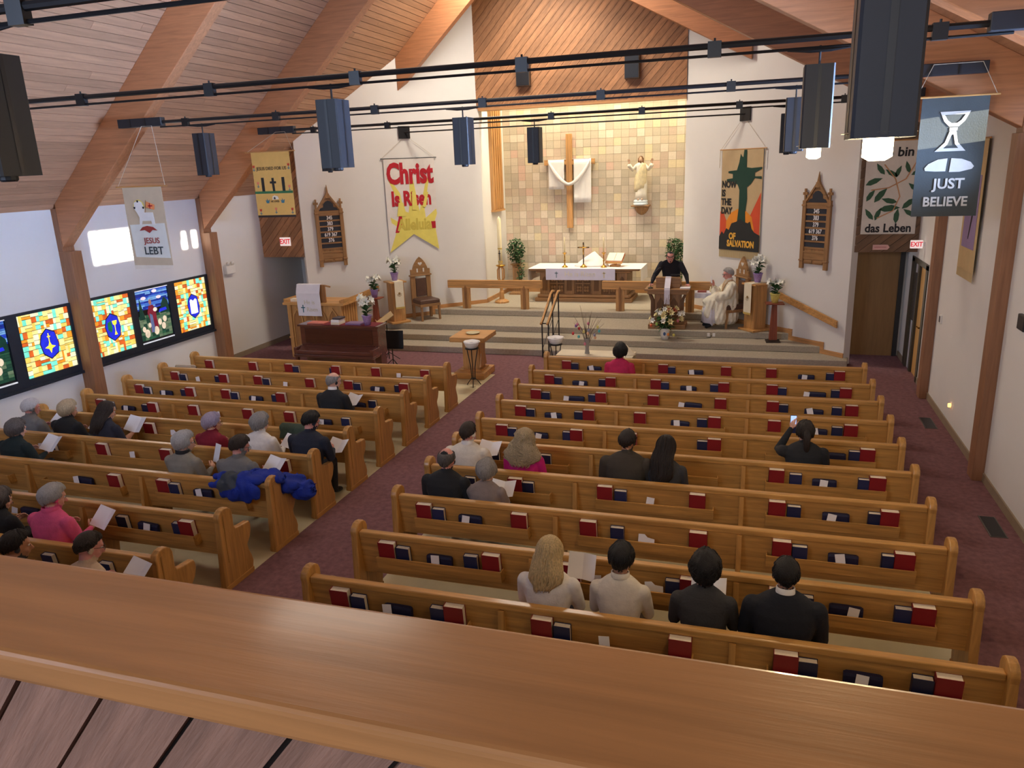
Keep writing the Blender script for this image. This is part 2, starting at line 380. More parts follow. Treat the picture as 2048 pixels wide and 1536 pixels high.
hr = struct(MB().box(CR[0], XR, 16.98, 17.1, 2.34, 6).build('wall_header_right', M['darkframe']))
boards(hr, CR[0]-.02, XR, 2.34, 6, 16.98, .14, math.radians(40), mat('header_cedar', (124, 94, 66), .6, .22, 2.5, .05, 9, rnd=.15, stretch=(1.2, 6, 6), streak=.5))
# passages beyond the headers
struct(MB().box(XL-.3, CL[0]+1.5, 18.6, 18.8, 0, 4).build('wall_passage_left', M['wall']))
struct(MB().box(CR[0]-.2, XR+.3, 17.95, 18.1, 0, 4).build('wall_passage_right', M['wall']))
struct(MB().box(XL-.3, XR+.3, 17.1, 24, 2.9, 3.0).box(0,.01,17.1,17.2,2.9,3.0).build('ceiling_passage', M['darkframe'])) if False else None
d1 = struct(MB().box(1.93, 2.86, 17.9, 17.948, .0, 2.26).build('door_1', M['door']))
MB().box(1.84, 1.93, 17.86, 17.95, 0, 2.34).box(2.86, 2.95, 17.86, 17.95, 0, 2.34).box(1.84, 2.95, 17.86, 17.95, 2.26, 2.34).build('door_frame', M['darkframe'], d1)
d2 = struct(MB().box(-11.6, -10.84, 18.54, 18.59, 0, 2.1).build('door_2', wood('door_brown', (118, 78, 56), 'z', .5, .1)))
MB().box(-11.72, -11.6, 18.5, 18.6, 0, 2.2).box(-11.72, -10.8, 18.5, 18.6, 2.1, 2.2).build('door_frame', M['darkframe'], d2)
d3 = struct(MB().box(XR+.04, XR+.09, 15.86, 16.55, 0, 2.14).build('door_3', wood('door_honey', (196, 150, 84), 'z', .4, .08)))
MB().box(XR-.02, XR+.14, 15.70, 15.86, 0, 2.22).box(XR-.02, XR+.14, 17.0, 17.28, 0, 2.22).box(XR-.02, XR+.14, 15.70, 17.28, 2.14, 2.24).box(XR-.005, XR+.14, 16.55, 16.7, 0, 2.2).build('door_frame', mat('door_jamb', (70, 62, 46), .5, .1), d3)
MB().box(XR+.02, XR+.10, 16.70, 17.0, 0, 2.14).build('side_panel', mat('side_panel', (214, 216, 222), .6, .02), d3)
MB().box(XR+.0, XR+.03, 16.78, 16.92, 1.0, 1.95).build('pane', mat('smoked_pane', (70, 76, 84), .2, .05), d3)
MB().tube([(XR+.04, 15.98, 1.02), (XR-.03, 15.98, 1.02), (XR-.03, 16.10, 1.02)], .011).lathe([(.03, 0), (.03, .01)], 12, (XR+.0, 15.98, 1.0)).build('door_handle', M['brass'], d3)
struct(MB().box(XR+.15, XR+.3, 15.6, 17.4, 0, 2.6).build('wall_doorway', M['darkframe']))
# wooden fin on the alcove side wall
fin = thing('wall_fin', 'tall narrow fluted oak panel on the alcove side wall', 'panel', (KL, 20.9, 3.1))
MB().box(0, .10, 0, .85, 0, 2.7).build('board', M['lightz'], fin, bevel=.01)
for k in range(4): MB().box(.10, .125, .10+.18*k, .18+.18*k, .03, 2.68).build('rib', M['lightz'], fin)
MB().box(0, .13, -.02, .87, -.05, 0).build('sill', M['lighty'], fin)
# balcony
struct(MB().box(XL, XR, YB, .84, 2.35, 2.6).build('floor_balcony', M['carpet']))
bp_ = struct(MB().box(XL, XR, .80, .96, 2.3, 3.495).build('wall_balcony', M['darkframe']))
bo = thing('balcony_rail', 'broad varnished wooden rail cap along the balcony front', 'railing', (-4.5, .88, 3.495))
MB().box(-7.5, 7.5, -.13, .13, .0, .055).build('cap', M['rail'], bo, bevel=.012, seg=3)
boards(bp_, -4.2, 2.0, 2.65, 3.494, .80, .135, math.radians(52), M['balboard'], th=.02)

# ------------------------------------------------------------------ pews
PWL, PWR = 5.50, 5.47
ORD = ['', 'front', 'second', 'third', 'fourth', 'fifth', 'sixth', 'seventh', 'eighth', 'ninth', 'tenth']
rowR = lambda i: 13.39-.9*(i-1)+(.12 if i == 1 else 0)
rowL = lambda i: 13.33-.9*i
ENDP = [(-.15, 0), (-.105, .78), (-.115, .83), (-.095, .875), (-.05, .905), (0, .912), (.05, .9), (.09, .87), (.112, .82), (.112, .66), (.13, .625), (.2, .612), (.36, .60), (.378, .56), (.378, .50), (.345, .42), (.288, .35), (.30, .28), (.335, .2), (.352, .12), (.335, .06), (.335, 0)]
def make_pew(Wd):
    t = thing('church_pew', 'x', 'pew')
    for x in (0, Wd):
        e = MB().prism(ENDP, 'x', x-.036, x+.036).build('end_panel', M['oakz'], t, bevel=.012, seg=2)
        s = -1 if x == 0 else 1
        MB().prism([(-.05, .30), (.03, .30), (.03, .84), (.0, .87), (-.05, .84)], 'x', x+s*.036, x+s*.042).build('inset', M['oakz'], e)
        MB().box(x-.044, x+.044, -.14, .33, .0, .055).build('foot', M['oaky'], e)
    r = MB().box(.036, Wd-.036, -.075, .005, .768, .83).build('top_rail', M['oakx'], t, bevel=.014, seg=3)
    m = MB().loft([[(.036, -.062, .77), (.036, -.03, .77), (.036, .02, .38), (.036, -.012, .38)], [(Wd-.036, -.062, .77), (Wd-.036, -.03, .77), (Wd-.036, .02, .38), (Wd-.036, -.012, .38)]])
    m.build('back_panel', M['oakx'], t)
    MB().box(.036, Wd-.036, -.01, .02, .36, .40).build('bottom_rail', M['oakx'], t)
    m = MB().loft([[(.036, -.01, .395), (.036, .40, .425), (.036, .40, .455), (.036, -.01, .43)], [(Wd-.036, -.01, .395), (Wd-.036, .40, .425), (Wd-.036, .40, .455), (Wd-.036, -.01, .43)]])
    m.build('seat', M['oakx'], t, bevel=.006)
    for k in (1, 2):
        x = Wd*k/3
        MB().prism([(-.15, 0), (-.09, .765), (-.03, .765), (.03, .40), (.34, .40), (.30, 0), (.22, 0), (.18, .12), (-.04, .12), (-.08, 0)], 'x', x-.024, x+.024).build('divider', M['oakz'], t)
    for k in range(3):
        a = Wd*k/3+.25; b = a+1.29
        m = MB().loft([[(a, -.150, .615), (a, -.134, .615), (a, -.110, .50), (a, -.126, .50)], [(b, -.150, .615), (b, -.134, .615), (b, -.110, .50), (b, -.126, .50)]])
        m.box(a, b, -.122, -.028, .488, .503)
        for x in (a, b-.012): m.prism([(-.146, .607), (-.118, .49), (-.012, .49), (-.03, .607)], 'x', x, x+.012)
        m.build('book_rack', M['oakx'], t)
    return t
PEW = {}
def pew_label(side, i):
    w = 'window' if side == 'L' else 'door'
    x = {('L', 1): 'right behind the piano', ('L', 4): 'behind the suited man', ('L', 7): 'blue coat over its end', ('L', 6): 'nearest the green coat', ('R', 1): 'by the low table', ('R', 10): 'where four people sit'}.get((side, i))
    return 'long oak pew, %s row of the %s-side block' % (ORD[i], w)+(', '+x if x else '')
for side, Wd, x0, row, n in (('R', PWR, -3.69, rowR, 10), ('L', PWL, -10.77, rowL, 10)):
    base = make_pew(Wd)
    for i in range(1, n+1):
        t = base if i == 1 else copy_tree(base)
        t.location = (x0, row(i), 0); t['label'] = pew_label(side, i); t['group'] = 'oak pews'; PEW[side, i] = t
# books, card holders and cards in the racks
def make_book(name, m, w, h, d):
    c = MB().box(0, w, -.0, .004, 0, h).box(0, w, d-.004, d, 0, h).box(0, .004, 0, d, 0, h)
    cover = c.mesh(name, m); pages = MB().box(.004, w-.006, .004, d-.004, .003, h-.006).mesh('pages', M['page'])
    return cover, pages
BK = {'r': make_book('hymnal', M['red'], .172, .262, .070), 'b': make_book('hymnal', M['blue'], .136, .218, .056)}
hold = MB()
hold.loft([[(x, y*k, z*kk+.0) for y, z in ((-.024, 0), (.024, 0), (.026, .09), (.018, .112), (-.018, .112), (-.026, .09))] for x, k, kk in ((0, .75, .93), (.02, 1, 1), (.13, 1.05, 1.0), (.24, 1, .97), (.26, .7, .9))])
HOLD = hold.mesh('card_holder', M['navy'])
CARD = {'c': MB().box(0, .085, -.001, .002, 0, .125).mesh('card', M['paper']), 'w': MB().prism([(0, 0), (.16, 0), (.16, .09), (.09, .10), (.06, .13), (0, .125)], 'y', -.001, .002).mesh('card', M['paper'])}
BOOKS = "R1:r0.32 b0.49 p0.79 c0.85 r2.08 b2.25 p2.61 c2.64 r3.17 r3.92 p4.44 c4.49 b4.88 r5.01;R2:r0.26 b0.43 p0.75 c0.86 b1.21 r1.33 r2.08 b2.25 p2.57 c2.68 b3.05 r3.18 r3.92 b4.09 c4.47 p4.55 b4.88 r5.01;R3:r0.27 b0.45 c0.81 p0.89 b1.22 r1.34 r2.16 c2.62 p2.72 r3.17 r3.92 b4.09 p4.45 c4.50 b4.82 r5.01;R4:r0.28 b0.45 p0.74 c0.86 b1.20 r1.33 r2.08 p2.61 c2.66 b2.98 r3.13 r3.93 b4.25 p4.44 c4.51 b4.75 r4.90;R5:r0.28 b0.44 p0.77 c0.84 b1.24 r1.35 r2.09 c2.66 b3.05 r3.19 b4.06 p4.59 b4.88 r5.01;R6:b0.48 b1.17 r3.93 b4.16 p4.41 c4.48 b4.89 r5.03;R7:b0.48 p0.81 c0.82 r1.03 b1.20 r2.08 b2.28 c2.63 r3.10 r3.92 b4.11 p4.46 c4.49 b4.89 r5.02;R8:r0.27 b0.45 p0.75 c0.79 r1.35 r2.09 b2.40 w2.68 r3.18 r3.95 b4.13 p4.45 c4.52 b4.90 r5.03;R9:r0.27 b0.45 p0.77 c0.83 b1.16 r1.35 r2.12 c2.41 c2.72 w2.88 b3.05 r3.18 r3.91 b4.13 p4.39 c4.52 b4.88 r5.00;R10:r0.25 b0.45 p0.76 c0.77 b1.20 r1.33 r2.09 b2.27 c2.65 r3.19 r3.94 b4.11 p4.42 c4.49 b4.86 r5.02;L1:r0.33 r1.41 r2.17 b2.33 b3.14 r3.27 r4.03 c4.54 r5.02;L2:r0.27 b0.46 c0.85 b1.25 r1.38 r2.11 b2.29 c2.72 r3.22 r3.96 b4.14 p4.46 c4.55 b4.93 r5.05;L3:r0.25 b0.44 p0.77 c0.83 b1.24 r1.35 r2.09 b2.28 p2.63 c2.69 b3.09 r3.21 p4.57 b4.90;L4:r0.29 b0.49 p0.78 c0.85 b1.22 r1.36 r2.16 c2.69 r3.19 r3.94 p4.48 c4.54 b4.92;L5:b0.53 r2.10 w2.58;L6:r0.53 c1.05 b1.19 r2.08 c2.68 r3.19 b4.92 r5.02;L7:p2.63 c2.64 r3.19 r3.91 b4.10 p4.44 c4.51;L8:c2.64 p2.76 b4.17 p4.44 c4.53 b4.92 r5.03;L9:b4.11 p4.54 b4.83"
rb_ = random.Random(5)
for ent in BOOKS.split(';'):
    row, items = ent.split(':'); side = row[0]; i = int(row[1:]); Wd = PWR if side == 'R' else PWL
    x0 = -3.69 if side == 'R' else -10.77; y0 = (rowR if side == 'R' else rowL)(i)
    its = [(a[0], float(a[1:])) for a in items.split()]
    for kind, x in its:
        rack = min(2, max(0, int(x/(Wd/3))))
        ra_ = Wd*rack/3+.25
        wd = {'r': .172, 'b': .136, 'p': .26, 'c': .085, 'w': .16}[kind]
        x = min(max(x, ra_+.014), ra_+1.276-wd)
        same = [q for q in its if q[0] == kind and min(2, int(q[1]/(Wd/3))) == rack]
        rn = (['aisle-side', 'middle', 'wall-side'] if side == 'R' else ['wall-side', 'middle', 'aisle-side'])[rack]
        pos = ''
        if len(same) > 1:
            k = sorted(q[1] for q in same).index(min((q[1] for q in same), key=lambda v: abs(v-x)))
            last = k == len(same)-1
            nm = ['aisle', 'wall'] if side == 'R' else ['wall', 'aisle']
            pos = ' nearest the %s' % (nm[1] if last else nm[0]) if k in (0, len(same)-1) else ' between two others'
        ctx = '%s rack of the %s %s-side pew' % (rn, ORD[i], 'door' if side == 'R' else 'window')
        tilt = rb_.uniform(-.02, .02)
        if kind in 'rb':
            cov, pg = BK[kind]
            o = bpy.data.objects.new('hymnal', cov); COL.objects.link(o); p = bpy.data.objects.new('pages', pg); COL.objects.link(p); p.parent = o
            o.location = (x0+x, y0-(.105 if kind == 'r' else .092), .507); o.rotation_euler = (.118, tilt*.5, rb_.uniform(-.02, .02))
            tag(o, ('red hymnal' if kind == 'r' else 'smaller navy hymnal')+pos+' in the '+ctx, 'book', 'red hymnals in pew racks' if kind == 'r' else 'navy hymnals in pew racks')
        elif kind == 'p':
            o = bpy.data.objects.new('card_holder', HOLD); COL.objects.link(o); o.location = (x0+x, y0-.078, .575); o.rotation_euler = (0, tilt*2, 0)
            o.location.z = .506+.06; tag(o, 'navy cloth card holder'+pos+' in the '+ctx, 'holder', 'navy card holders in pew racks')
        else:
            o = bpy.data.objects.new('card', CARD[kind]); COL.objects.link(o); o.location = (x0+x, y0-.128, .515+.05); o.rotation_euler = (-.12, rb_.uniform(-.25, .2), 0)
            tag(o, 'white card'+pos+' tucked in the '+ctx, 'card', 'white cards in pew racks')
# ------------------------------------------------------------------ chancel furniture
Z4, Z3, Z2, Z1 = .60, .45, .30, .15
t = thing('altar', 'carved oak altar with quatrefoil front panels under white cloth', 'altar', (-4.55, 20.55, Z4))
MB().box(-1.36, 1.36, -.02, 1.08, 0, .10).build('plinth', M['altarx'], t, bevel=.012)
MB().box(-1.30, 1.30, .03, 1.02, .10, .20).build('plinth_moulding', M['altarx'], t, bevel=.03, seg=2)
MB().box(-1.22, 1.22, .09, .98, .20, .80).build('body', M['altarx'], t)
for x in (-1.08, -.38, .38, 1.08):
    p = MB().box(x-.14, x+.14, .05, .10, .20, .80).build('pilaster', M['altarz'], t, bevel=.008)
    ar = [(x-.07, .30), (x+.07, .30), (x+.07, .58), (x+.05, .64), (x, .70), (x-.05, .64), (x-.07, .58)]
    MB().prism(ar, 'y', .04, .052).build('arch_inset', wood('altar_dark', (112, 78, 44), 'z', .6), p)
for x in (-.73, 0, .73):
    p = MB().box(x-.205, x+.205, .07, .10, .22, .78).build('carved_panel', wood('altar_dark', (112, 78, 44), 'z', .6), t)
    q = MB().box(x-.012, x+.012, .052, .075, .22, .78).box(x-.2, x+.2, .052, .075, .49, .512)
    for cx in (x-.1, x+.1):
        for cz in (.355, .645):
            for a in range(4):
                q.ell((cx+.05*math.cos(a*PI/2+PI/4), .066, cz+.06*math.sin(a*PI/2+PI/4)), (.036, .014, .042), 10, 6)
    q.build('tracery', M['altarx'], p)
MB().box(-1.32, 1.32, .0, 1.06, .80, .86).build('cornice', M['altarx'], t, bevel=.02)
MB().box(-1.50, 1.55, -.05, 1.09, .86, .915).build('table_top', M['altarx'], t, bevel=.01)
c = MB().box(-6.06, -2.94, 20.46, 21.70, 1.517, 1.523)
for x in (-6.065, -2.945): c.sheet(lambda u, v, x=x: (x+.02*math.sin(u*9)*v+(-.01 if x < -4 else .01)*v, 20.47+u*1.22, 1.52-.36*v), 16, 6, .005)
tag(c.build('altar_cloth', M['white']), 'long white linen cloth spread over the altar top, hanging at both ends', 'cloth')
t = thing('altar_frontal', 'short lilac-white cloth with pale lettering hanging on the altar front', 'cloth', (-4.59, 20.45, 1.53))
MB().sheet(lambda u, v: (-.96+1.92*u, -.006+.004*math.sin(u*40)*v, -.31*v), 40, 5, .005).build('cloth', mat('lilac_cloth', (214, 212, 236), .9, .03, 4, .1, 30), t)
text('He is Risen', .19, mat('pale_gold_letter', (226, 220, 206), .8, .02), t, loc=(0, -.014, -.15))
for x, mm in ((-.66, mat('grey_blue', (120, 138, 156), .8, .05)), (.66, mat('tan_cross', (216, 204, 170), .8, .05))):
    MB().box(x-.012, x+.012, -.013, -.009, -.25, -.08).box(x-.045, x+.045, -.013, -.009, -.135, -.11).build('cross_mark', mm, t)
for x, lb in ((-5.09, 'brass altar candlestick with white candle beside the lilac frontal end'), (-4.0, 'brass altar candlestick with white candle beside the book stand')):
    t = thing('candlestick', lb, 'candlestick', (x, 20.78, 1.523), group='altar candlesticks')
    MB().lathe([(.085, 0), (.085, .02), (.05, .04), (.02, .07), (.016, .15), (.026, .18), (.016, .21), (.016, .34), (.03, .37), (.065, .39), (.06, .40)], 16).build('stick', M['brass'], t, smooth=True)
    MB().lathe([(.02, .40), (.019, .80), (.012, .81), (.003, .835)], 12).build('candle', M['candle'], t, smooth=True)
t = thing('altar_crucifix', 'dark standing crucifix on brass foot at the altar centre', 'crucifix', (-4.56, 20.78, 1.523))
MB().lathe([(.10, 0), (.10, .018), (.05, .05), (.02, .09)], 16).build('foot', M['brass'], t, smooth=True)
bz = mat('bronze', (92, 72, 52), .4, .15, metal=.6)
MB().box(-.016, .016, -.012, .012, .08, .68).box(-.16, .16, -.012, .012, .525, .558).build('cross', bz, t, bevel=.004)
cp = MB().tube([(-.13, -.02, .55), (0, -.022, .535), (.13, -.02, .55)], [.008, .012, .008], 6).tube([(0, -.022, .56), (0, -.024, .46), (.0, -.022, .33)], [.014, .018, .010], 8).ell((0, -.024, .585), (.016, .016, .022), 8, 6)
cp.build('corpus', M['brass'], t, smooth=True)
def veil(u, v):
    a = 2*PI*u; r = v; x = .48*math.cos(a)*r; y = .30*math.sin(a)*r
    f = 1+.05*math.sin(5*a+1)*r
    return (x*f+.10*(1-r), y*f, .40*(1-r)**.9*(1-.1*math.sin(3*a)*r)+.004)
tag(MB().sheet(veil, 40, 10, .004).build('communion_veil', M['white'], loc=(-4.42, 21.12, 1.524), smooth=True), 'white linen veil tented over vessels on the altar', 'cloth')
t = thing('missal_stand', 'sloping wooden altar book stand holding an open red book', 'book stand', (-3.72, 21.0, 1.523), rz=-.15)
MB().box(-.13, .13, -.10, .10, 0, .05).box(-.03, .03, -.06, .06, .05, .15).build('foot', M['lightx'], t, bevel=.006)
pl = MB().prism([(-.14, .10), (.16, .30), (.15, .32), (-.15, .12)], 'x', -.24, .24); pl.box(-.24, .24, -.17, -.145, .09, .15); pl.build('ledge', M['lightx'], t, bevel=.004)
b = MB().prism([(-.13, .137), (.16, .330), (.152, .342), (-.138, .149)], 'x', -.23, .23).build('book_cover', M['red'], t)
MB().prism([(-.125, .150), (.150, .333), (.14, .356), (-.13, .172)], 'x', -.22, -.004).prism([(-.125, .150), (.150, .333), (.14, .356), (-.13, .172)], 'x', .004, .22).build('pages', M['page'], b)
# communion rails
for x0, x1, px, lb in ((-8.0, -5.36, (-7.49, -5.84), 'light oak communion rail in front of the tall candle'), (-3.76, -1.04, (-3.3, -1.56), 'light oak communion rail behind the speaker at the lectern')):
    t = thing('communion_rail', lb, 'railing', ((x0+x1)/2, 19.33, Z4), group='communion rails'); h = (x1-x0)/2
    MB().box(-h, h, -.06, .06, .56, .765).build('rail_board', M['lightx'], t, bevel=.006)
    for q in px:
        q -= (x0+x1)/2
        p = MB().box(q-.105, q-.03, -.05, .05, 0, .56).box(q+.03, q+.105, -.05, .05, 0, .56).build('post', M['lightz'], t, bevel=.005)
        MB().prism([(q-.03, 0), (q+.03, 0), (q+.03, .58), (q, .66), (q-.03, .58)], 'y', .0, .09).build('post_core', wood('post_core', (150, 104, 58), 'z', .5), p)
        MB().prism([(q-.03, .0), (q+.03, .0), (q+.03, .58), (q, .64), (q-.03, .58)], 'y', -.066, -.02).build('post_face', wood('post_core', (150, 104, 58), 'z', .5), p)
# double handrail on the steps
t = thing('step_handrail', 'pair of black iron stair rails with curved oak grips on the steps', 'handrail', (-4.555, 16.6, 0))
for sx in (-.075, .075):
    x = sx
    MB().tube([(x, -.1, .80), (x, -.02, .83), (x, .16, .93), (x, .55, 1.16), (x, .85, 1.34), (x, .98, 1.38), (x, 1.12, 1.36)], .026, 10).build('grip', M['lighty'], t, smooth=True)
    MB().box(x-.013, x+.013, .0, .026, .0, .83).build('post', M['iron'], t); MB().box(x-.013, x+.013, .97, .996, .30, 1.35).build('post', M['iron'], t)
    MB().tube([(x, .02, .20), (x, .98, .72)], .008, 6).tube([(x, .02, .76), (x, .98, 1.28)], .010, 6).build('brace', M['iron'], t)
MB().box(-.09, .09, -.03, .05, 0, .014).build('floor_plate', M['iron'], t); MB().box(-.09, .09, .94, 1.02, .30, .314).build('floor_plate', M['iron'], t)
MB().box(-.075, .075, .0, .02, .78, .80).box(-.075, .075, .0, .02, .10, .12).build('cross_bar', M['iron'], t)
# lectern (ambo) for the speaker
t = thing('lectern', 'dark oak lectern with bracketed top and hanging white stole', 'lectern', (-1.97, 18.22, Z3))
MB().box(-.43, .43, -.30, .30, 0, .11).build('plinth', M['altarx'], t, bevel=.01); MB().box(-.38, .38, -.25, .25, .11, .17).build('plinth_moulding', M['altarx'], t, bevel=.015)
MB().box(-.30, .30, -.18, .20, .17, .82).build('shaft', M['altarz'], t, bevel=.008)
for x in (-.34, .34):
    MB().prism([(x-.04, .17), (x+.04, .17), (x+.04, .66), (x+.10*(1 if x > 0 else -.4), .82), (x-.10*(1 if x < 0 else -.4), .82), (x-.04, .66)], 'y', -.22, -.1).build('bracket', wood('altar_dark', (112, 78, 44), 'z', .6), t)
for x in (-.15, .15): MB().prism([(x-.09, .25), (x+.09, .25), (x+.09, .6), (x, .74), (x-.09, .6)], 'y', -.19, -.178).build('arch_inset', wood('altar_dark', (112, 78, 44), 'z', .6), t)
MB().box(-.46, .46, -.28, .30, .82, .90).build('frieze', M['altarx'], t, bevel=.012); MB().box(-.52, .50, -.32, .34, .90, .95).build('table_top', M['altarx'], t, bevel=.01)
MB().prism([(-.12, .95), (.28, .95), (.28, 1.0), (-.06, 1.21), (-.12, 1.19)], 'x', -.28, .28).build('desk', M['altarx'], t, bevel=.008)
tag(MB().sheet(lambda u, v: (-2.03+.13*u, 17.885+.004*math.sin(u*6) if v > .32 else 18.13-.24*(v/.32), 1.41-.36*(v-.32)/.68 if v > .32 else (1.66-.24*(v/.32))), 3, 16, .005).build('lectern_stole', M['lilac']), 'narrow white stole hanging down the lectern front', 'stole')
t = thing('gooseneck_microphone', 'black gooseneck microphone on the lectern left of the stole', 'microphone', (-2.36, 18.0, 1.40), group='lectern microphones')
MB().lathe([(.06, 0), (.06, .02), (.02, .035)], 14).build('foot', M['black'], t); MB().tube([(0, 0, .03), (.01, .02, .22), (.06, .06, .36), (.16, .10, .44)], .006, 6).build('neck', M['black'], t); MB().tube([(.16, .10, .44), (.21, .12, .465)], .016, 8, True).build('capsule', M['black'], t, smooth=True)
t = thing('tablet_stand', 'thin black sheet holder on a rod beside the speaker at the lectern', 'stand', (-1.75, 18.12, 1.40))
MB().tube([(.08, .05, 0), (.02, .03, .20), (-.05, .02, .30)], .006, 6).build('neck', M['black'], t); MB().box(-.17, .10, .0, .10, .30, .306).build('plate', M['black'], t)
tag(MB().box(-1.68, -1.46, 17.95, 18.16, 1.402, 1.425).build('service_book', M['paper']), 'white open booklet lying on the lectern corner', 'booklet')
# carved chairs
def chair(lb, loc, rz):
    t = thing('clergy_chair', lb, 'chair', loc, rz, 'carved clergy chairs')   # faces -y
    for x in (-.25, .25):
        MB().tube([(x, -.26, .42), (x, -.27, .2), (x*1.02, -.28, 0)], [.036, .034, .03], 6).build('leg', M['altarz'], t); MB().box(x-.035, x+.035, .22, .29, 0, 1.14).build('back_post', M['altarz'], t, bevel=.006)
    MB().box(-.29, .29, -.30, .28, .37, .44).build('seat_frame', M['altarx'], t, bevel=.008)
    MB().loft([[(-.28, -.29, .44), (.28, -.29, .44), (.28, .23, .44), (-.28, .23, .44)], [(-.28, -.29, .53), (.28, -.29, .53), (.28, .23, .53), (-.28, .23, .53)], [(-.25, -.26, .555), (.25, -.26, .555), (.25, .21, .555), (-.25, .21, .555)]]).build('seat_cushion', M['leather'], t, bevel=.015)
    MB().box(-.22, -.16, .22, .26, .44, 1.12).box(.16, .22, .22, .26, .44, 1.12).box(-.2, .2, .225, .255, .50, .56).build('back_slats', M['altarz'], t)
    MB().box(-.15, .15, .215, .255, .58, 1.06).build('back_cushion', M['leather'], t, bevel=.012)
    MB().box(-.31, .31, .19, .30, 1.12, 1.16).build('cornice', M['altarx'], t, bevel=.01)
    arch = [(-.28, 1.16), (.28, 1.16), (.28, 1.30), (.22, 1.30), (.20, 1.36), (.15, 1.46), (.08, 1.55), (0, 1.62), (-.08, 1.55), (-.15, 1.46), (-.20, 1.36), (-.22, 1.30), (-.28, 1.30)]
    a = MB().prism(arch, 'y', .22, .27).build('pointed_crest', M['altarx'], t, bevel=.008)
    q = MB()
    for x, z in ((-.03, 1.45), (.03, 1.45), (0, 1.42)): q.ell((x, .218, z), (.03, .006, .03), 8, 6)
    for x in (-.09, .09): q.box(x-.02, x+.02, .213, .222, 1.22, 1.32)
    q.build('cut_out', mat('cut_out', (214, 210, 204), .8, .02), a)
    return t
chair('carved oak chair with pointed back and brown leather seat, empty', (-8.33, 18.50, Z3), math.atan2(.75, .66))
chair('carved oak chair with pointed back behind the seated priest', (-.52, 18.50, Z3), -math.atan2(.86, .5))
# pedestals with cloths
def pedestal(lb, cl, loc, rz, ftag):
    t = thing('pedestal', lb, 'pedestal', loc, rz, 'oak pedestals')
    MB().box(-.26, .26, -.26, .26, 0, .05).build('foot', M['lightx'], t, bevel=.008); MB().box(-.17, .17, -.17, .17, .05, 1.04).build('shaft', M['lightz'], t, bevel=.006); MB().box(-.23, .23, -.23, .23, 1.04, 1.08).build('top', M['lightx'], t, bevel=.008)
    c = thing('pedestal_cloth', cl, 'cloth', loc, rz, 'pedestal cloths')
    MB().sheet(lambda u, v: (-.12+.24*u, -.20+.42*0 if 0 else (.2-.44*v/.35 if v < .35 else -.24), 1.088 if v < .35 else 1.086-.66*(v-.35)/.65), 3, 20, .006).build('cloth', M['cream'], c)
    MB().box(-.12, .12, -.246, -.235, .385, .43).build('fringe', M['gold'], c)
    q = MB().lathe([(.03, -.003), (.03, .003)], 16); q.xf(Matrix.Translation((0, -.246, .78)) @ Matrix.Rotation(PI/2, 4, 'X'))
    for k in range(6): q.add([(0, -.246, .76), (.07*math.cos(k*PI/5+PI), -.246, .76+.07*math.sin(k*PI/5+PI)), (.06*math.cos(k*PI/5+PI+.2), -.249, .76+.06*math.sin(k*PI/5+PI+.2))], [(0, 1, 2)])
    q.build('emblem', mat('emblem_orange', (190, 128, 70) if ftag else (150, 120, 70), .7, .1), c)
pedestal('square oak pedestal between the empty chair and the handrail', 'cream cloth with gold fringe over the pedestal by the empty chair', (-8.93, 17.98, Z3), math.atan2(.75, .66), 0)
pedestal('square oak pedestal just behind the seated priest', 'cream cloth with gold fringe over the pedestal by the priest', (.0, 18.13, Z3), -math.atan2(.75, .66), 1)
def stand(lb, loc):
    t = thing('plant_stand', lb, 'plant stand', loc, .1, 'reddish plant stands')
    MB().box(-.15, .15, -.14, .14, 0, .03).box(-.10, .10, -.09, .09, .03, .05).build('base', mat('dark_base', (52, 40, 32), .5, .1), t, bevel=.004)
    MB().loft([[(-.085, -.07, .05), (.085, -.07, .05), (.085, .07, .05), (-.085, .07, .05)], [(-.05, -.045, .85), (.05, -.045, .85), (.05, .045, .85), (-.05, .045, .85)]]).build('column', M['mahog'], t, bevel=.005)
    MB().box(-.19, .19, -.16, .16, .85, .875).build('top', M['mahog'], t, bevel=.005)
stand('slim reddish plant stand holding the yellow lily pot', (.40, 17.6, Z2)); stand('slim reddish plant stand behind the piano end', (-9.28, 17.48, Z2))
# Easter lilies
def bloom(mb, p, d, s):
    d = Vector(d).normalized(); k0 = len(mb.v); n = 12; rings = []
    for r, z in ((.006, 0), (.010, .03), (.016, .06), (.03, .085), (.052, .10)):
        rings.append([(r*(1+.28*math.cos(6*2*PI*k/n) if z > .05 else r)*math.cos(2*PI*k/n) if z > .05 else r*math.cos(2*PI*k/n), r*(1+.28*math.cos(6*2*PI*k/n) if z > .05 else 1)*math.sin(2*PI*k/n), z) for k in range(n)])
    mb.loft(rings, cap=False); q = d.to_track_quat('Z', 'Y').to_matrix().to_4x4()
    mb.v = mb.v[:k0]+[tuple((q @ Vector(v))*s+Vector(p)) for v in mb.v[k0:]]
def blade(mb, p, az, el, L, w, bend=.8):
    pts = []
    for k in range(5):
        t = k/4; e = el-bend*t
        pts.append((L*t*math.cos(el-bend*t*.5), L*t*math.sin(el-bend*t*.5)))
    A = []; roll = (hash((round(az*1000), round(L*1000))) % 200-100)/70
    for k, (r, z) in enumerate(pts):
        ww = w*math.sin(PI*min(.96, .12+.84*k/4))
        for sgn in (-1, 1): A.append((p[0]+r*math.cos(az)-sgn*ww*math.sin(az), p[1]+r*math.sin(az)+sgn*ww*math.cos(az), p[2]+z+sgn*ww*math.sin(roll)))
    mb.add(A, [(2*k, 2*k+1, 2*k+3, 2*k+2) for k in range(4)])
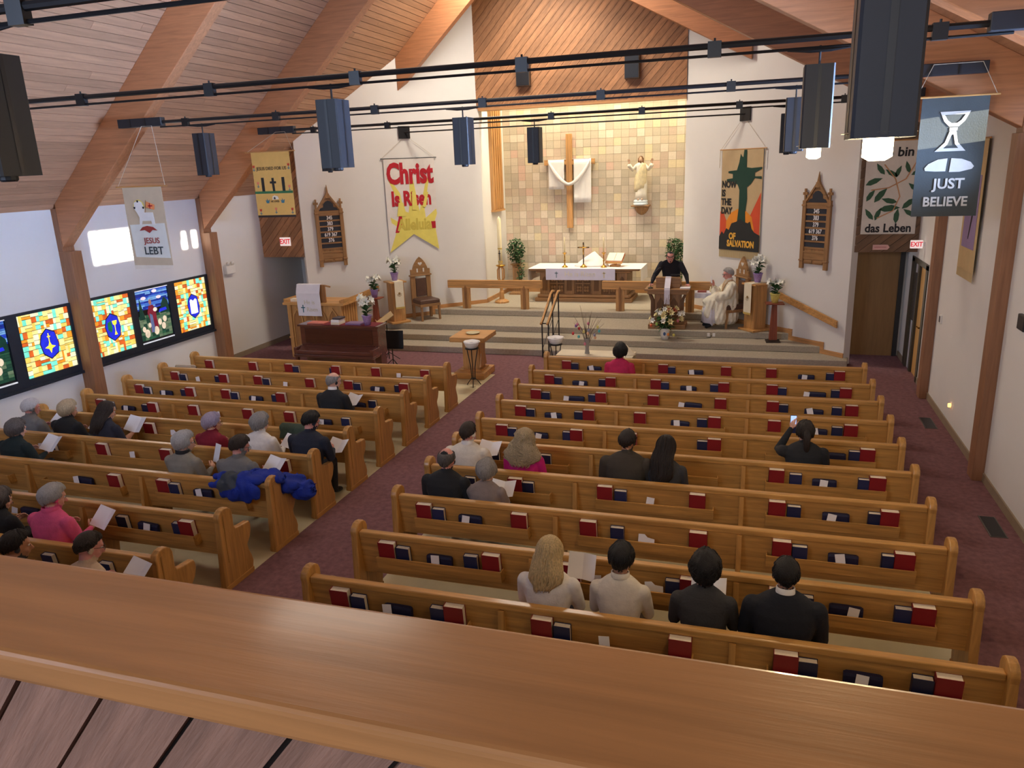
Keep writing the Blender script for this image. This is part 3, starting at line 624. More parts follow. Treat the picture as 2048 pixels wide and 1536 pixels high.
def lily(lb, loc, foil, seed, h=.34, nb=8):
    r = random.Random(seed); t = thing('easter_lily', lb, 'potted plant', loc, r.uniform(0, 6), 'potted Easter lilies')
    MB().lathe([(.065, 0), (.085, .10), (.105, .19), (.115, .21), (.10, .205), (.085, .17)], 16).build('foil_pot', foil, t, smooth=True)
    MB().lathe([(.085, .165), (.0, .172)], 12).build('soil', mat('soil', (40, 32, 28), .9), t)
    f = MB(); st = MB()
    for s in range(2):
        bx = (r.uniform(-.03, .03), r.uniform(-.03, .03)); tp = (bx[0]*2.2, bx[1]*2.2, .17+h)
        st.tube([(bx[0], bx[1], .16), tp], .006, 6)
        for k in range(24):
            q = k/24; blade(f, (bx[0]*(1+q), bx[1]*(1+q), .18+h*.8*q), r.uniform(0, 2*PI), r.uniform(.5, 1.0), r.uniform(.10, .17), .016, r.uniform(.6, 1.2))
    st.build('stem', M['leaf'], t); o = f.build('foliage', M['leaf'], t)
    for k in range(nb):
        a = 2*PI*k/nb+r.uniform(-.3, .3); b = MB(); bloom(b, (.03*math.cos(a), .03*math.sin(a), .17+h*r.uniform(.75, 1.02)), (math.cos(a), math.sin(a), r.uniform(-.1, .6)), 1.45)
        b.build('flower', M['lily'], t, smooth=True)
lily('white lily in lilac foil pot on the pedestal by the empty chair', (-8.93, 17.98, Z3+1.092), M['foil'], 1)
lily('white lily in lilac foil pot on the reddish stand', (-9.28, 17.48, Z2+.877), M['foil'], 2)
lily('white lily in lilac foil pot on the piano', (-7.72, 14.12, 1.187), M['foil'], 3, .36)
lily('white lily in lilac foil pot on the pedestal beside the priest', (.02, 18.15, Z3+1.092), M['foil'], 4)
lily('white lily in yellow foil pot', (.40, 17.6, Z2+.877), M['yfoil'], 5, .30, 5)
# wall handrails on the slanted walls
def wall_rail(C, K, s0, s1, z0, z1, lb):
    C = Vector(C); K = Vector(K); d = (K-C).normalized(); n = Vector((d.y, -d.x)) if C.x < -5 else Vector((-d.y, d.x))
    t = thing('wall_handrail', lb, 'handrail', (0, 0, 0), group='oak wall handrails')
    a = C+d*s0; b = C+d*s1; o1 = n*.06; o2 = n*.10
    m = MB(); m.add([(a+o1).to_tuple()+(z0-.075,), (a+o2).to_tuple()+(z0-.075,), (a+o2).to_tuple()+(z0+.075,), (a+o1).to_tuple()+(z0+.075,), (b+o1).to_tuple()+(z1-.075,), (b+o2).to_tuple()+(z1-.075,), (b+o2).to_tuple()+(z1+.075,), (b+o1).to_tuple()+(z1+.075,)], [(0, 1, 2, 3), (7, 6, 5, 4), (0, 4, 5, 1), (1, 5, 6, 2), (2, 6, 7, 3), (3, 7, 4, 0)])
    m.build('grip_board', M['lightx'], t, bevel=.006)
    for f in (.15, .85):
        p = C+d*(s0+(s1-s0)*f); z = z0+(z1-z0)*f
        MB().tube([(p.x, p.y, z), (p.x+n.x*.07, p.y+n.y*.07, z)], .015).build('bracket', M['iron'], t)
wall_rail(CL, (KL, KY), .05, 1.78, .82, 1.33, 'oak handrail board on the slanted wall behind the piano')
wall_rail(CR, (KR, KY), .15, 1.71, .85, 1.285, 'oak handrail board on the slanted wall beside the yellow lily pot')
# paschal candle
t = thing('paschal_candle_stand', 'tall carved oak stand carrying the large Easter candle', 'candle stand', (-6.80, 20.28, Z4))
MB().lathe([(.21, 0), (.21, .04), (.16, .07), (.10, .10)], 8).build('base', M['lightz'], t); MB().lathe([(.075, .10), (.065, .30), (.045, .34), (.04, .62)], 8).build('stem', M['lightz'], t)
for k in range(4):
    a = k*PI/2+PI/4; MB().tube([(.04*math.cos(a), .04*math.sin(a), .60), (.10*math.cos(a), .10*math.sin(a), .68), (.10*math.cos(a), .10*math.sin(a), .92), (.05*math.cos(a), .05*math.sin(a), 1.0)], .020, 6).build('cage_bar', M['lightz'], t)
MB().lathe([(.05, .98), (.13, 1.03), (.13, 1.05), (.06, 1.06)], 12).build('drip_plate', M['brass'], t, smooth=True)
t = thing('paschal_candle', 'very tall cream Easter candle with dark cross', 'candle', (-6.80, 20.28, Z4+1.06))
MB().lathe([(.058, 0), (.056, .45), (.055, 1.24), (.03, 1.27), (.006, 1.31)], 16).build('candle', M['candle'], t, smooth=True)
MB().box(-.008, .008, -.064, -.05, .12, .40).box(-.03, .03, -.064, -.05, .30, .32).build('cross_mark', M['black'], t); MB().lathe([(.060, .42), (.060, .46)], 16).lathe([(.062, .06), (.062, .10)], 16).build('gold_band', M['gold'], t)
# ficus trees in the alcove
def ficus(lb, loc, seed, r0):
    r = random.Random(seed); t = thing('ficus_plant', lb, 'plant', loc, 0, 'green leafy plants')
    MB().loft([[(-.2, -.2, 0), (.2, -.2, 0), (.2, .2, 0), (-.2, .2, 0)], [(-.2, -.2, .05), (.2, -.2, .05), (.2, .2, .05), (-.2, .2, .05)], [(-.10, -.10, .1), (.10, -.10, .1), (.10, .10, .1), (-.10, .10, .1)], [(-.10, -.10, .85), (.10, -.10, .85), (.10, .10, .85), (-.10, .10, .85)], [(-.16, -.16, .9), (.16, -.16, .9), (.16, .16, .9), (-.16, .16, .9)]]).build('wooden_stand', M['altarz'], t)
    st = MB(); lf = MB()
    for k in range(10): st.tube([(0, 0, .88), (r.uniform(-.06, .06), r.uniform(-.06, .06), 1.1), (r.uniform(-.2, .2), r.uniform(-.12, .12), r.uniform(1.3, 1.55))], .006, 5)
    for k in range(900):
        while 1:
            p = Vector((r.uniform(-1, 1), r.uniform(-1, 1), r.uniform(-1, 1)))
            if .25 < p.length < 1: break
        q = (p.x*r0, p.y*.2, 1.28+p.z*.36)
        if k % 6 == 0: q = (.14+r.uniform(-.1, .12), -.1+r.uniform(-.08, .08), r.uniform(.45, 1.0))
        blade(lf, q, r.uniform(0, 6.3), r.uniform(-.9, .6), r.uniform(.05, .075), .016, .5)
    st.build('stem', M['stem'], t); o = lf.build('foliage', M['leaf'], t); o['kind'] = 'stuff'
ficus('bushy green plant on wooden stand beside the tall candle', (-6.80, 21.78, Z4), 11, .28); ficus('bushy green plant behind the speaker at the tile wall', (-2.18, 21.75, Z4), 12, .28)
# cross with white drape, statue
t = thing('wall_cross', 'large plain wooden cross on the tile wall', 'cross', (-5.23, AY-.01, 2.49))
MB().box(-.085, .085, -.13, -.04, 0, 2.60).build('upright', M['lightz'], t, bevel=.006); MB().box(-.73, .73, -.115, -.045, 1.76, 1.91).build('cross_arm', M['lightx'], t, bevel=.006)
t = thing('cross_drape', 'white cloth draped over both arms of the wall cross', 'cloth', (-5.23, AY-.01, 2.49))
# rear falls hang behind the arm, front swag sags between the arms
MB().sheet(lambda u, v: (-.60+.46*u, -.128-.012*math.sin(u*14)*v-.02*v, 1.915-.82*v), 22, 8, .006).build('left_fall', M['white'], t, smooth=True)
MB().sheet(lambda u, v: (.14+.50*u, -.128-.012*math.sin(u*15+1)*v-.02*v, 1.915-1.20*v), 22, 8, .006).build('right_fall', M['white'], t, smooth=True)
def swag(u, v):
    x = -.60+1.22*u; c = (1-abs(2*u-1)**1.5)
    return (x, -.155-.05*c-.03*math.sin(v*PI), 1.925-(.10+.02)*v*(1-c*.3)-.66*c+.02*math.sin(v*9)*c-.15*v*c*(1-c)*2)
MB().sheet(swag, 36, 6, .008).build('swag', M['white'], t, smooth=True)
MB().box(-.60, -.10, -.135, -.03, 1.912, 1.922).box(.10, .64, -.135, -.03, 1.912, 1.922).build('fold_over', M['white'], t)
t = thing('statue', 'painted robed figure with raised hands on the tile wall bracket', 'statue', (-3.18, 21.97, 3.10))
MB().ell((0, -.02, .10), (.20, .15, .09), 18, 8).lathe([(.20, .0), (.20, .06)], 18, (0, -.02, .0)).build('cloud_base', mat('pale_blue', (206, 216, 220), .6, .05), t, smooth=True)
stm = mat('statue_cream', (226, 212, 172), .6, .12, 12, .3, 20); sw = mat('statue_white', (232, 226, 210), .6, .06); ssk = mat('statue_skin', (206, 168, 140), .6, .05)
def folds(z, k): return 1+.06*math.sin(k*9+z*4)+.04*math.sin(k*5-z*7)
rg = []
for z, rx, ry in ((.14, .17, .12), (.30, .155, .115), (.55, .15, .11), (.75, .14, .10), (.92, .135, .095), (1.04, .14, .09), (1.10, .12, .08), (1.14, .06, .055)):
    rg.append([(rx*folds(z, 2*PI*k/28)*math.cos(2*PI*k/28)+.02*math.sin(z*3), ry*folds(z, 2*PI*k/28)*math.sin(2*PI*k/28)-.03, z) for k in range(28)])
b = MB().loft(rg).build('robe', sw, t, smooth=True)
rg2 = []
for z, rx, ry, sh in ((.36, .06, .06, -.10), (.46, .16, .125, -.02), (.62, .165, .125, 0), (.80, .155, .115, .01), (.95, .13, .105, .04), (1.06, .09, .095, .07), (1.12, .05, .07, .085)):
    rg2.append([(rx*folds(z*1.7, 2*PI*k/28)*math.cos(2*PI*k/28)+sh, ry*folds(z*1.7, 2*PI*k/28)*math.sin(2*PI*k/28)-.035, z) for k in range(28)])
MB().loft(rg2).build('mantle', stm, t, smooth=True)
for s in (-1, 1):
    MB().tube([(s*.11, -.02, 1.06), (s*.22, -.05, .96), (s*.30, -.10, 1.06)], [.05, .055, .06], 10, True).build('sleeve', sw, t, smooth=True)
    h = MB().tube([(s*.30, -.10, 1.07), (s*.315, -.11, 1.16)], [.024, .022], 8, True)
    for k in range(4): h.tube([(s*.315+(k-1.5)*.013, -.115, 1.17), (s*.32+(k-1.5)*.018, -.12, 1.235-.006*abs(k-1.5))], .008, 5, True)
    h.tube([(s*.30, -.115, 1.14), (s*.275, -.125, 1.185)], .008, 5, True); h.build('hand', ssk, t, smooth=True)
MB().ell((.0, -.04, 1.22), (.052, .062, .08), 14, 10).tube([(0, -.03, 1.10), (0, -.035, 1.18)], .03).build('head', ssk, t, smooth=True)
hr_ = mat('statue_hair', (120, 84, 52), .7, .15, 30)
MB().ell((0, -.022, 1.24), (.064, .064, .078), 14, 9).tube([(-.056, -.02, 1.24), (-.062, -.03, 1.10)], [.026, .022], 8, True).tube([(.056, -.02, 1.24), (.062, -.03, 1.10)], [.026, .022], 8, True).ell((0, -.085, 1.155), (.03, .025, .03), 10, 6).build('hair', hr_, t, smooth=True)
for s in (-1, 1): MB().ell((s*.05, -.12, .16), (.03, .06, .025), 10, 6).build('foot', ssk, t, smooth=True)
t = thing('statue_bracket', 'rounded dark wooden wall bracket under the robed statue', 'bracket', (-3.18, AY-.01, 2.82))
MB().box(-.25, .25, -.40, 0, .24, .28).build('shelf', M['altarx'], t, bevel=.01)
MB().loft([[(r*math.cos(PI*k/12), -r*.85*math.sin(PI*k/12), z) for k in range(13)] for z, r in ((0, .04), (.05, .12), (.12, .17), (.20, .20), (.24, .21))]).build('corbel', M['altarz'], t, smooth=True)
# credence table by the priest
t = thing('credence_table', 'small cloth-covered side table beside the priest', 'table', (-1.12, 18.88, Z3))
MB().lathe([(.14, 0), (.14, .03), (.03, .05), (.03, .71)], 12).build('pedestal', wood('dark_walnut', (60, 44, 34), 'z', .5), t); MB().box(-.26, .26, -.18, .18, .71, .735).build('top', M['altarx'], t)
tag(MB().box(-1.40, -.84, 18.68, 19.08, 1.186, 1.191).sheet(lambda u, v: (-1.40+.56*u, 18.677-.012*math.sin(u*20)*v, 1.19-.12*v), 20, 3, .004).build('credence_cloth', M['lilac']), 'white cloth on the small side table by the priest', 'cloth')
tag(MB().box(-1.34, -1.14, 18.76, 18.92, 1.192, 1.225).build('red_book', mat('book_brick', (150, 70, 62), .5), bevel=.003), 'red book lying on the small side table by the priest', 'book')
for i, x in enumerate((-1.04, -.94)):
    tag(MB().lathe([(.022, 0), (.03, .03), (.03, .07), (.014, .10), (.018, .13)], 12, (x, 18.85, 1.192)).build('cruet', M['brass'] if i else M['candle'], smooth=True), ['small white cruet on the side table by the priest', 'small brass cruet on the side table by the priest'][i], 'cruet')
# flower arrangement in front of the lectern
t = thing('flower_arrangement', 'large white and yellow flower arrangement with small eggs in a white vase', 'flowers', (-1.96, 17.56, Z2))
MB().lathe([(.085, 0), (.10, .10), (.105, .24), (.11, .26), (.09, .25)], 18).build('vase', M['glassv'], t, smooth=True); MB().ell((0, -.10, .14), (.03, .008, .045), 10, 6).build('emblem', mat('vase_blue', (60, 96, 150), .5), t)
r = random.Random(21); f = MB(); tw_ = MB()
for k in range(120): 
    a = r.uniform(0, 6.28); q = r.random(); blade(f, (.12*math.cos(a)*q, .1*math.sin(a)*q, .25+.25*r.random()), a, r.uniform(-.2, 1.1), r.uniform(.12, .24), .016, .7)
for k in range(14):
    a = r.uniform(0, 6.28); L = r.uniform(.5, .85); e = r.uniform(.9, 1.45); tw_.tube([(0, 0, .25), (.5*L*math.cos(a)*math.cos(e), .3*L*math.sin(a)*math.cos(e), .25+.5*L*math.sin(e)), (L*math.cos(a)*math.cos(e)+.05, .6*L*math.sin(a)*math.cos(e), .25+L*math.sin(e))], .004, 5)
f.build('foliage', M['leaf'], t); tw_.build('twigs', M['stem'], t)
cols = [M['lily']]*8+[mat('cream_rose', (236, 222, 160), .6, .08)]*5+[mat('rust_flower', (176, 84, 52), .6, .1)]*2
for k in range(30):
    a = r.uniform(0, 6.28); q = math.sqrt(r.random()); b = MB()
    p = (.33*q*math.cos(a), .24*q*math.sin(a)-.05, .50+.16*(1-q)+r.uniform(-.12, .10))
    bloom(b, p, (math.cos(a)*q, math.sin(a)*q-.6, .5), r.uniform(.9, 1.3)); b.build('flower', r.choice(cols), t, smooth=True)
for k in range(6):
    p = [(-.30, -.16, .34), (-.16, -.26, .40), (.10, -.24, .16), (.22, -.2, .14), (.30, -.14, .46), (.0, -.26, .44)][k]
    MB().ell(p, (.03, .03, .038), 10, 7).build('egg', [mat('egg_%d' % j, cc, .4, .05) for j, cc in enumerate([(210, 96, 60), (150, 190, 90), (226, 140, 60), (222, 214, 110), (200, 110, 120), (230, 170, 90)])][k], t, smooth=True)
tag(MB().tube([(-1.7, 17.66, .306), (-1.4, 17.7, .306), (-1.05, 17.72, .306), (-.95, 17.80, .306), (-.93, 17.832, .36)], .006, 6).build('cable', M['black']), 'thin black cable along the step to the outlet', 'cable')
for i, x in enumerate((-1.0, -.88)): tag(MB().box(x-.03, x+.03, 17.832, 17.8395, .33, .41).box(x-.012, x+.012, 17.828, 17.834, .35, .39).build('step_outlet', M['plastic']), ['white outlet with plug on the step riser, nearer the flowers', 'white outlet on the step riser, nearer the priest'][i], 'outlet')
# piano, organ case, music stands
t = thing('upright_piano', 'glossy dark mahogany upright piano behind the front pew', 'piano', (-8.38, 14.25, 0))
MB().box(-.92, .92, -.22, .16, .55, 1.14).build('case', M['piano'], t, bevel=.008); MB().box(-.96, .96, -.26, .20, 1.14, 1.18).build('lid', M['piano'], t, bevel=.008)
MB().box(-.90, .90, -.10, .14, .0, .58).build('lower_case', M['piano'], t); MB().box(-.80, .80, -.24, -.218, .78, 1.10).build('music_panel', wood('mahogany_panel', (72, 36, 30), 'x', .25, .16, coat=.4), t, bevel=.006)
MB().prism([(-.52, .60), (-.22, .60), (-.22, .76), (-.30, .74), (-.52, .68)], 'x', -.88, .88).build('keyboard_cover', M['piano'], t, bevel=.012)
MB().box(-.93, .93, -.54, -.20, .54, .60).build('key_bed', M['piano'], t, bevel=.01)
for x in (-.90, .90):
    MB().box(x-.035, x+.035, -.52, -.2, .58, .74).build('arm', M['piano'], t, bevel=.01); MB().box(x-.03, x+.03, -.5, -.42, 0, .55).build('leg', M['piano'], t, bevel=.006)
tag(MB().box(-8.75, -7.50, 14.02, 14.42, 1.181, 1.186).build('piano_runner', mat('burgundy_cloth', (116, 28, 44), .9, .08)), 'burgundy runner on the piano top', 'cloth')
for i, (x, y, w, d, h, z, mm, lb) in enumerate([(-8.95, 14.2, .40, .24, .022, 1.183, mat('salmon_cover', (206, 120, 104), .6), 'thin salmon-coloured booklet on the piano end by the window side'), (-8.44, 14.16, .20, .26, .05, 1.188, M['page'], 'thick white book at the bottom of the piano pile'), (-8.44, 14.16, .19, .25, .05, 1.24, M['paper'], 'white book in the middle of the piano pile'), (-8.42, 14.18, .18, .24, .035, 1.292, mat('dark_cover', (70, 62, 70), .5), 'dark covered book on top of the piano pile'), (-8.03, 14.18, .36, .26, .035, 1.188, mat('mauve_cover', (136, 108, 150), .6), 'mauve folder on the piano beside the lily')]):
    o = MB().box(x-w/2, x+w/2, y-d/2, y+d/2, z, z+h); tag(o.build('song_book', mm, bevel=.003), lb, 'book', 'books on the piano')
t = thing('organ_console', 'oak organ console with gothic arches behind the piano', 'organ', (-9.95, 15.72, 0))
MB().box(-.70, .70, 0, .75, 0, 1.28).build('case', M['lightz'], t, bevel=.008)
MB().prism([(-.06, 1.28), (.80, 1.28), (.80, 1.34), (-.06, 1.34)], 'x', -.84, .80).build('top_ledge', M['lightx'], t, bevel=.008)
for x in (-.48, -.16, .16, .48):
    p = MB().prism([(x-.12, .30), (x+.12, .30), (x+.12, .95), (x+.09, 1.06), (x, 1.18), (x-.09, 1.06), (x-.12, .95)], 'y', -.012, .004).build('arch_panel', wood('light_oak_dark', (160, 112, 64), 'z', .5), t)
    MB().prism([(x-.14, .28), (x-.11, .28), (x-.11, .95), (x-.08, 1.05), (x, 1.16), (x+.08, 1.05), (x+.11, .95), (x+.11, .28), (x+.14, .28), (x+.14, .96), (x+.10, 1.08), (x, 1.22), (x-.10, 1.08), (x-.14, .96)], 'y', -.028, -.010).build('arch_moulding', M['lightz'], p)
for x in (-.68, .68): MB().box(x-.05, x+.05, -.05, .0, 0, 1.28).box(x-.065, x+.065, -.07, .0, .48, .52).build('corner_post', M['lightz'], t, bevel=.006)
MB().prism([(.66, 1.34), (.80, 1.34), (.80, 1.44), (.66, 1.40)], 'y', .0, .9).build('side_arm', M['lighty'], t, bevel=.006); MB().prism([(-.84, 1.34), (-.7, 1.34), (-.7, 1.40), (-.84, 1.42)], 'y', .0, .8).build('side_arm', M['lighty'], t, bevel=.006)
for k in range(6): MB().box(.70, .715, .08+.11*k, .11+.11*k, .2, 1.26).build('side_slat', M['lightz'], t)
MB().box(-.42, .30, .02, .06, 1.34, 1.76).build('music_rack', wood('light_oak_dark', (160, 112, 64), 'z', .5), t); MB().tube([(.30, .05, 1.74), (.40, .12, 1.70)], .02).build('rack_knob', M['altarx'], t)
c = thing('organ_cloth', 'white cloth with blue cross hanging over the organ music rack', 'cloth', (-9.95, 15.72, 0))
MB().sheet(lambda u, v: (-.43+.63*u+.02*v, .09-.09*min(1, v*12)-.075*min(1, max(0, v-.08)*4)+.006*math.sin(u*15)*v, 1.775 if v < .08 else 1.775-.74*(v-.08)/.92), 20, 24, .005).build('cloth', M['lilac'], c)
MB().box(-.27, -.255, -.094, -.082, 1.12, 1.30).box(-.315, -.21, -.094, -.082, 1.225, 1.245).build('cross_mark', mat('teal_mark', (44, 110, 130), .7), c)
text('He is', .14, mat('faint_gold', (214, 208, 192), .8), c, loc=(-.08, -.09, 1.36)); text('Risen', .14, mat('faint_gold', (214, 208, 192), .8), c, loc=(-.02, -.09, 1.19))
tag(MB().box(-10.72, -10.5, 15.8, 16.0, 1.342, 1.40).box(-10.71, -10.5, 15.805, 15.995, 1.40, 1.404).build('hymn_book', M['page'], bevel=.003), 'thick white-edged book lying on the organ ledge', 'book')
# music stands
def mstand(lb, loc, rz, tilt, mm, h):
    t = thing('music_stand', lb, 'music stand', loc, rz, 'music stands')
    for k in range(3):
        a = k*2*PI/3+PI/2; MB().tube([(0, 0, .20), (.25*math.cos(a), .25*math.sin(a), .008)], .009, 6).build('leg', M['iron'], t)
    MB().tube([(0, 0, .04), (0, 0, h)], .012, 8).build('post', M['iron'], t)
    m = MB().box(-.28, .28, -.008, .008, -.20, .20).box(-.28, .28, -.06, 0, -.21, -.20); m.xf(Matrix.Translation((0, -.02, h+.05)) @ Matrix.Rotation(tilt, 4, 'X')); m.build('desk', mm, t, bevel=.003)
mstand('black music stand with square desk facing the pews', (-7.72, 15.15, 0), .14, -.12, M['black'], .60)
mstand('tan wooden music stand behind the piano seen from the side', (-8.12, 15.75, 0), -1.0, -1.0, mat('tan_desk', (196, 168, 120), .5), .95)
# font table and dish
t = thing('font_table', 'square oak pedestal table with broad top in the front aisle', 'table', (-5.66, 14.86, 0), rz=.02)
MB().box(-.33, .33, -.38, .38, 0, .14).build('base', M['lightx'], t, bevel=.012); MB().box(-.24, .24, -.26, .26, .14, .17).build('base_step', M['lightx'], t)
MB().box(-.18, .18, -.20, .20, .17, .80).build('shaft', M['lightz'], t, bevel=.006)
for x in (-.09, .09): MB().prism([(x-.06, .2), (x+.06, .2), (x+.06, .6), (x, .72), (x-.06, .6)], 'y', -.215, -.20).build('arch_panel', M['lightz'], t)
MB().prism([(-.2, .22), (.2, .22), (.12, .5), (.18, .8), (-.18, .8), (-.12, .5)], 'x', .18, .21).build('side_tracery', M['lightz'], t)
MB().box(-.38, .38, -.42, .42, .80, .90).build('table_top', M['lightx'], t, bevel=.01)
tag(MB().lathe([(.10, 0), (.14, .015), (.15, .03), (.13, .028), (.06, .016), (.0, .016)], 20, (-5.66, 14.86, .90)).build('offering_dish', mat('dish', (200, 190, 150), .35, .1), smooth=True), 'round metal dish on the square oak table', 'dish')
def tripod(lb, cl, loc):
    t = thing('bowl_stand', lb, 'bowl stand', loc, .3, 'tripod bowl stands')
    for k in range(3):
        a = k*2*PI/3+.5; c_, s_ = math.cos(a), math.sin(a)
        MB().tube([(.16*c_, .16*s_, .012), (.10*c_, .10*s_, .10), (.035*c_, .035*s_, .16), (.05*c_, .05*s_, .40), (.13*c_, .13*s_, .80)], .010, 6).build('leg', M['iron'], t)
    MB().lathe([(.125, .78), (.135, .78), (.135, .80), (.125, .80)], 20).lathe([(.045, .15), (.055, .15), (.055, .17), (.045, .17)], 12).build('ring', M['iron'], t)
    b = thing('basin', cl, 'bowl', (loc[0], loc[1], .80), 0, 'white basins')
    MB().lathe([(.06, -.02), (.12, .02), (.155, .10), (.16, .13), (.148, .13), (.12, .06), (.0, .04)], 22).build('bowl', M['glassv'], b, smooth=True)
    MB().sheet(lambda u, v: ((.163+.012*math.sin(u*30))*math.cos(u*PI*2)*(.35+.66*v), (.163+.012*math.sin(u*26))*math.sin(u*PI*2)*(.35+.66*v), .10+.045*v-.03*max(0, v-.85)*6), 40, 6, .006).build('napkin', M['white'], b)
tripod('black iron tripod stand beside the square oak table', 'white basin with napkin on the tripod by the oak table', (-5.38, 14.02, 0)); tripod('black iron tripod stand behind the low table', 'white basin with napkin on the tripod behind the low table', (-3.80, 14.62, 0))
# low table with Easter branch
t = thing('low_table', 'low folding table with cream cloth before the front pew', 'table', (-2.9, 14.25, 0))
MB().box(-.72, .72, -.22, .22, .695, .715).build('top', M['lightx'], t)
for x in (-.6, .6):
    for y in (-.17, .17): MB().box(x-.015, x+.015, y-.015, y+.015, 0, .695).build('leg', M['iron'], t)
tag(MB().box(-3.64, -2.16, 14.01, 14.49, .716, .721).sheet(lambda u, v: (-3.64+1.48*u, 14.008-.012*math.sin(u*40)*v, .72-.4*v), 50, 4, .004).sheet(lambda u, v: (-3.64+1.48*u, 14.492+.012*math.sin(u*40)*v, .72-.4*v), 50, 4, .004).build('table_cloth', M['cream']), 'cream cloth over the low table', 'cloth')
tag(MB().sheet(lambda u, v: (.2*math.cos(2*PI*u)*v, .16*math.sin(2*PI*u)*v, .20*(1-v)**1.2), 20, 6, .004).build('folded_napkin', M['cream'], loc=(-2.32, 14.25, .723), smooth=True), 'cream napkin heaped on the low table end', 'cloth')
t = thing('branch_vase', 'clear vase of bare twigs on the low table', 'vase', (-3.07, 14.22, .721))
gl = mat('vase_glass', (150, 150, 146), .1, .05); MB().lathe([(.05, 0), (.045, .02), (.035, .10), (.055, .28), (.06, .30), (.05, .28), (.03, .10)], 16).build('glass', gl, t, smooth=True)
r = random.Random(31); tips = []
tw_ = MB()
for k in range(16):
    a = r.uniform(0, 6.28); L = r.uniform(.55, .85); e = r.uniform(.95, 1.5); p2 = (L*math.cos(a)*math.cos(e), L*.6*math.sin(a)*math.cos(e), .12+L*math.sin(e)); p1 = (p2[0]*.35, p2[1]*.35, .12+(p2[2]-.12)*.55)
    tw_.tube([(0, 0, .10), p1, p2], [.005, .004, .002], 5); tips.append((p1, p2))
tw_.build('twigs', M['stem'], t)
EC = [(214, 130, 150), (150, 110, 180), (196, 56, 60), (90, 190, 196), (220, 214, 130), (150, 150, 168), (236, 190, 150), (210, 60, 70)]
EN = ['pink', 'violet', 'red', 'turquoise', 'yellow', 'grey', 'peach', 'crimson']
EP = [(-.17, .58), (-.20, .55), (-.14, .50), (-.15, .34), (.22, .54), (.05, .47), (.17, .33), (-.26, .40), (.16, .38), (.25, .46), (-.05, .44), (.04, .60), (.03, .41), (-.03, .20)]
EL = ['above the violet one', 'low beside the pink one', 'under the pink one', 'beside the basin', 'at the outermost twig', 'in the middle', 'under the grey one', 'by the basin rim', 'above the peach one', 'below the outermost yellow one', 'near the vase mouth', 'high at the centre', 'just above the vase', 'against the vase glass']
EK = [0, 1, 2, 3, 4, 5, 6, 7, 5, 3, 4, 0, 6, 0]
for i, (x, z) in enumerate(EP):
    k = EK[i]; o = MB().ell((0, 0, 0), (.026, .026, .033), 10, 8).tube([(0, 0, .03), (.004, .002, .09)], .0015, 4).build('easter_egg', mat('easter_egg_%s' % EN[k], EC[k], .4, .08), smooth=True)
    o.location = (-3.07+x, 14.16, .721+z); tag(o, 'small %s egg hanging %s on the twigs' % (EN[k], EL[i]), 'egg', 'eggs on the twigs')
# folding chairs
def fold_chair(lb, loc, rz):
    t = thing('folding_chair', lb, 'chair', loc, rz, 'folding chairs')
    for x in (-.22, .22):
        MB().tube([(x, .20, .01), (x, -.06, .44), (x, -.22, .78)], .011, 6).build('front_leg', M['steel'], t); MB().tube([(x*.95, -.22, .01), (x*.95, .14, .44)], .011, 6).build('rear_leg', M['steel'], t)
    MB().box(-.21, .21, -.18, .22, .43, .46).build('seat', M['beigeplastic'], t, bevel=.01); MB().prism([(-.185, .58), (-.165, .58), (-.215, .78), (-.235, .78)], 'x', -.22, .22).build('backrest', M['beigeplastic'], t, bevel=.01)
    MB().tube([(-.22, -.215, .77), (-.20, -.225, .80), (.20, -.225, .80), (.22, -.215, .77)], .013, 6).build('top_tube', M['beigeplastic'], t)
fold_chair('beige folding chair behind the front window-side pew, by the wall', (-10.48, 12.0, 0), .1); fold_chair('beige folding chair behind the front window-side pew, by the aisle', (-5.62, 11.95, 0), 0)
# ------------------------------------------------------------------ light rails and pendants
RAILS = [(3.45, 'light rail nearest the balcony', -12 and -9.2), (7.1, 'second light rail from the balcony', -9.3), (10.76, 'light rail along the middle roof beam', -9.3), (14.56, 'light rail nearest the chancel', -9.3)]
for k, (y, lb, xa) in enumerate(RAILS):
    t = thing('light_rail', 'black double-tube '+lb, 'light rail', (-3.6, y, 5.16), group='light rails')
    x0, x1 = -9.3+3.6, 1.75+3.6
    MB().tube([(x0, 0, 0), (x1, 0, 0)], .026, 8).build('upper_tube', M['black'], t); MB().tube([(x0, 0, -.075), (x1, 0, -.075)], .013, 6).build('lower_tube', M['black'], t)
    for q in range(7):
        x = x0+.5+(x1-x0-1.0)*q/6; MB().box(x-.055, x+.055, -.03, .03, -.09, .035).tube([(x, 0, .03), (x, 0, .06)], .010, 6).build('coupler', M['black'], t)
    for xb in (-10.1+3.6, 1.58+3.6):
        b = MB().box(xb, xb+.86, -.05, .06, -.06, .075).build('junction_box', M['lampblack'], t, bevel=.006)
        MB().box(xb+.25, xb+.27, -.056, -.05, -.06, .075).box(xb+.55, xb+.57, -.056, -.05, -.06, .075).build('seam', M['black'], b)
glow = bpy.data.materials.new('lamp_glow'); glow.use_nodes = True; _n = glow.node_tree.nodes; _e = _n.new('ShaderNodeEmission'); _e.inputs[0].default_value = (1, .80, .48, 1); _e.inputs[1].default_value = 14
glow.node_tree.links.new(_e.outputs[0], _n['Material Output'].inputs[0])
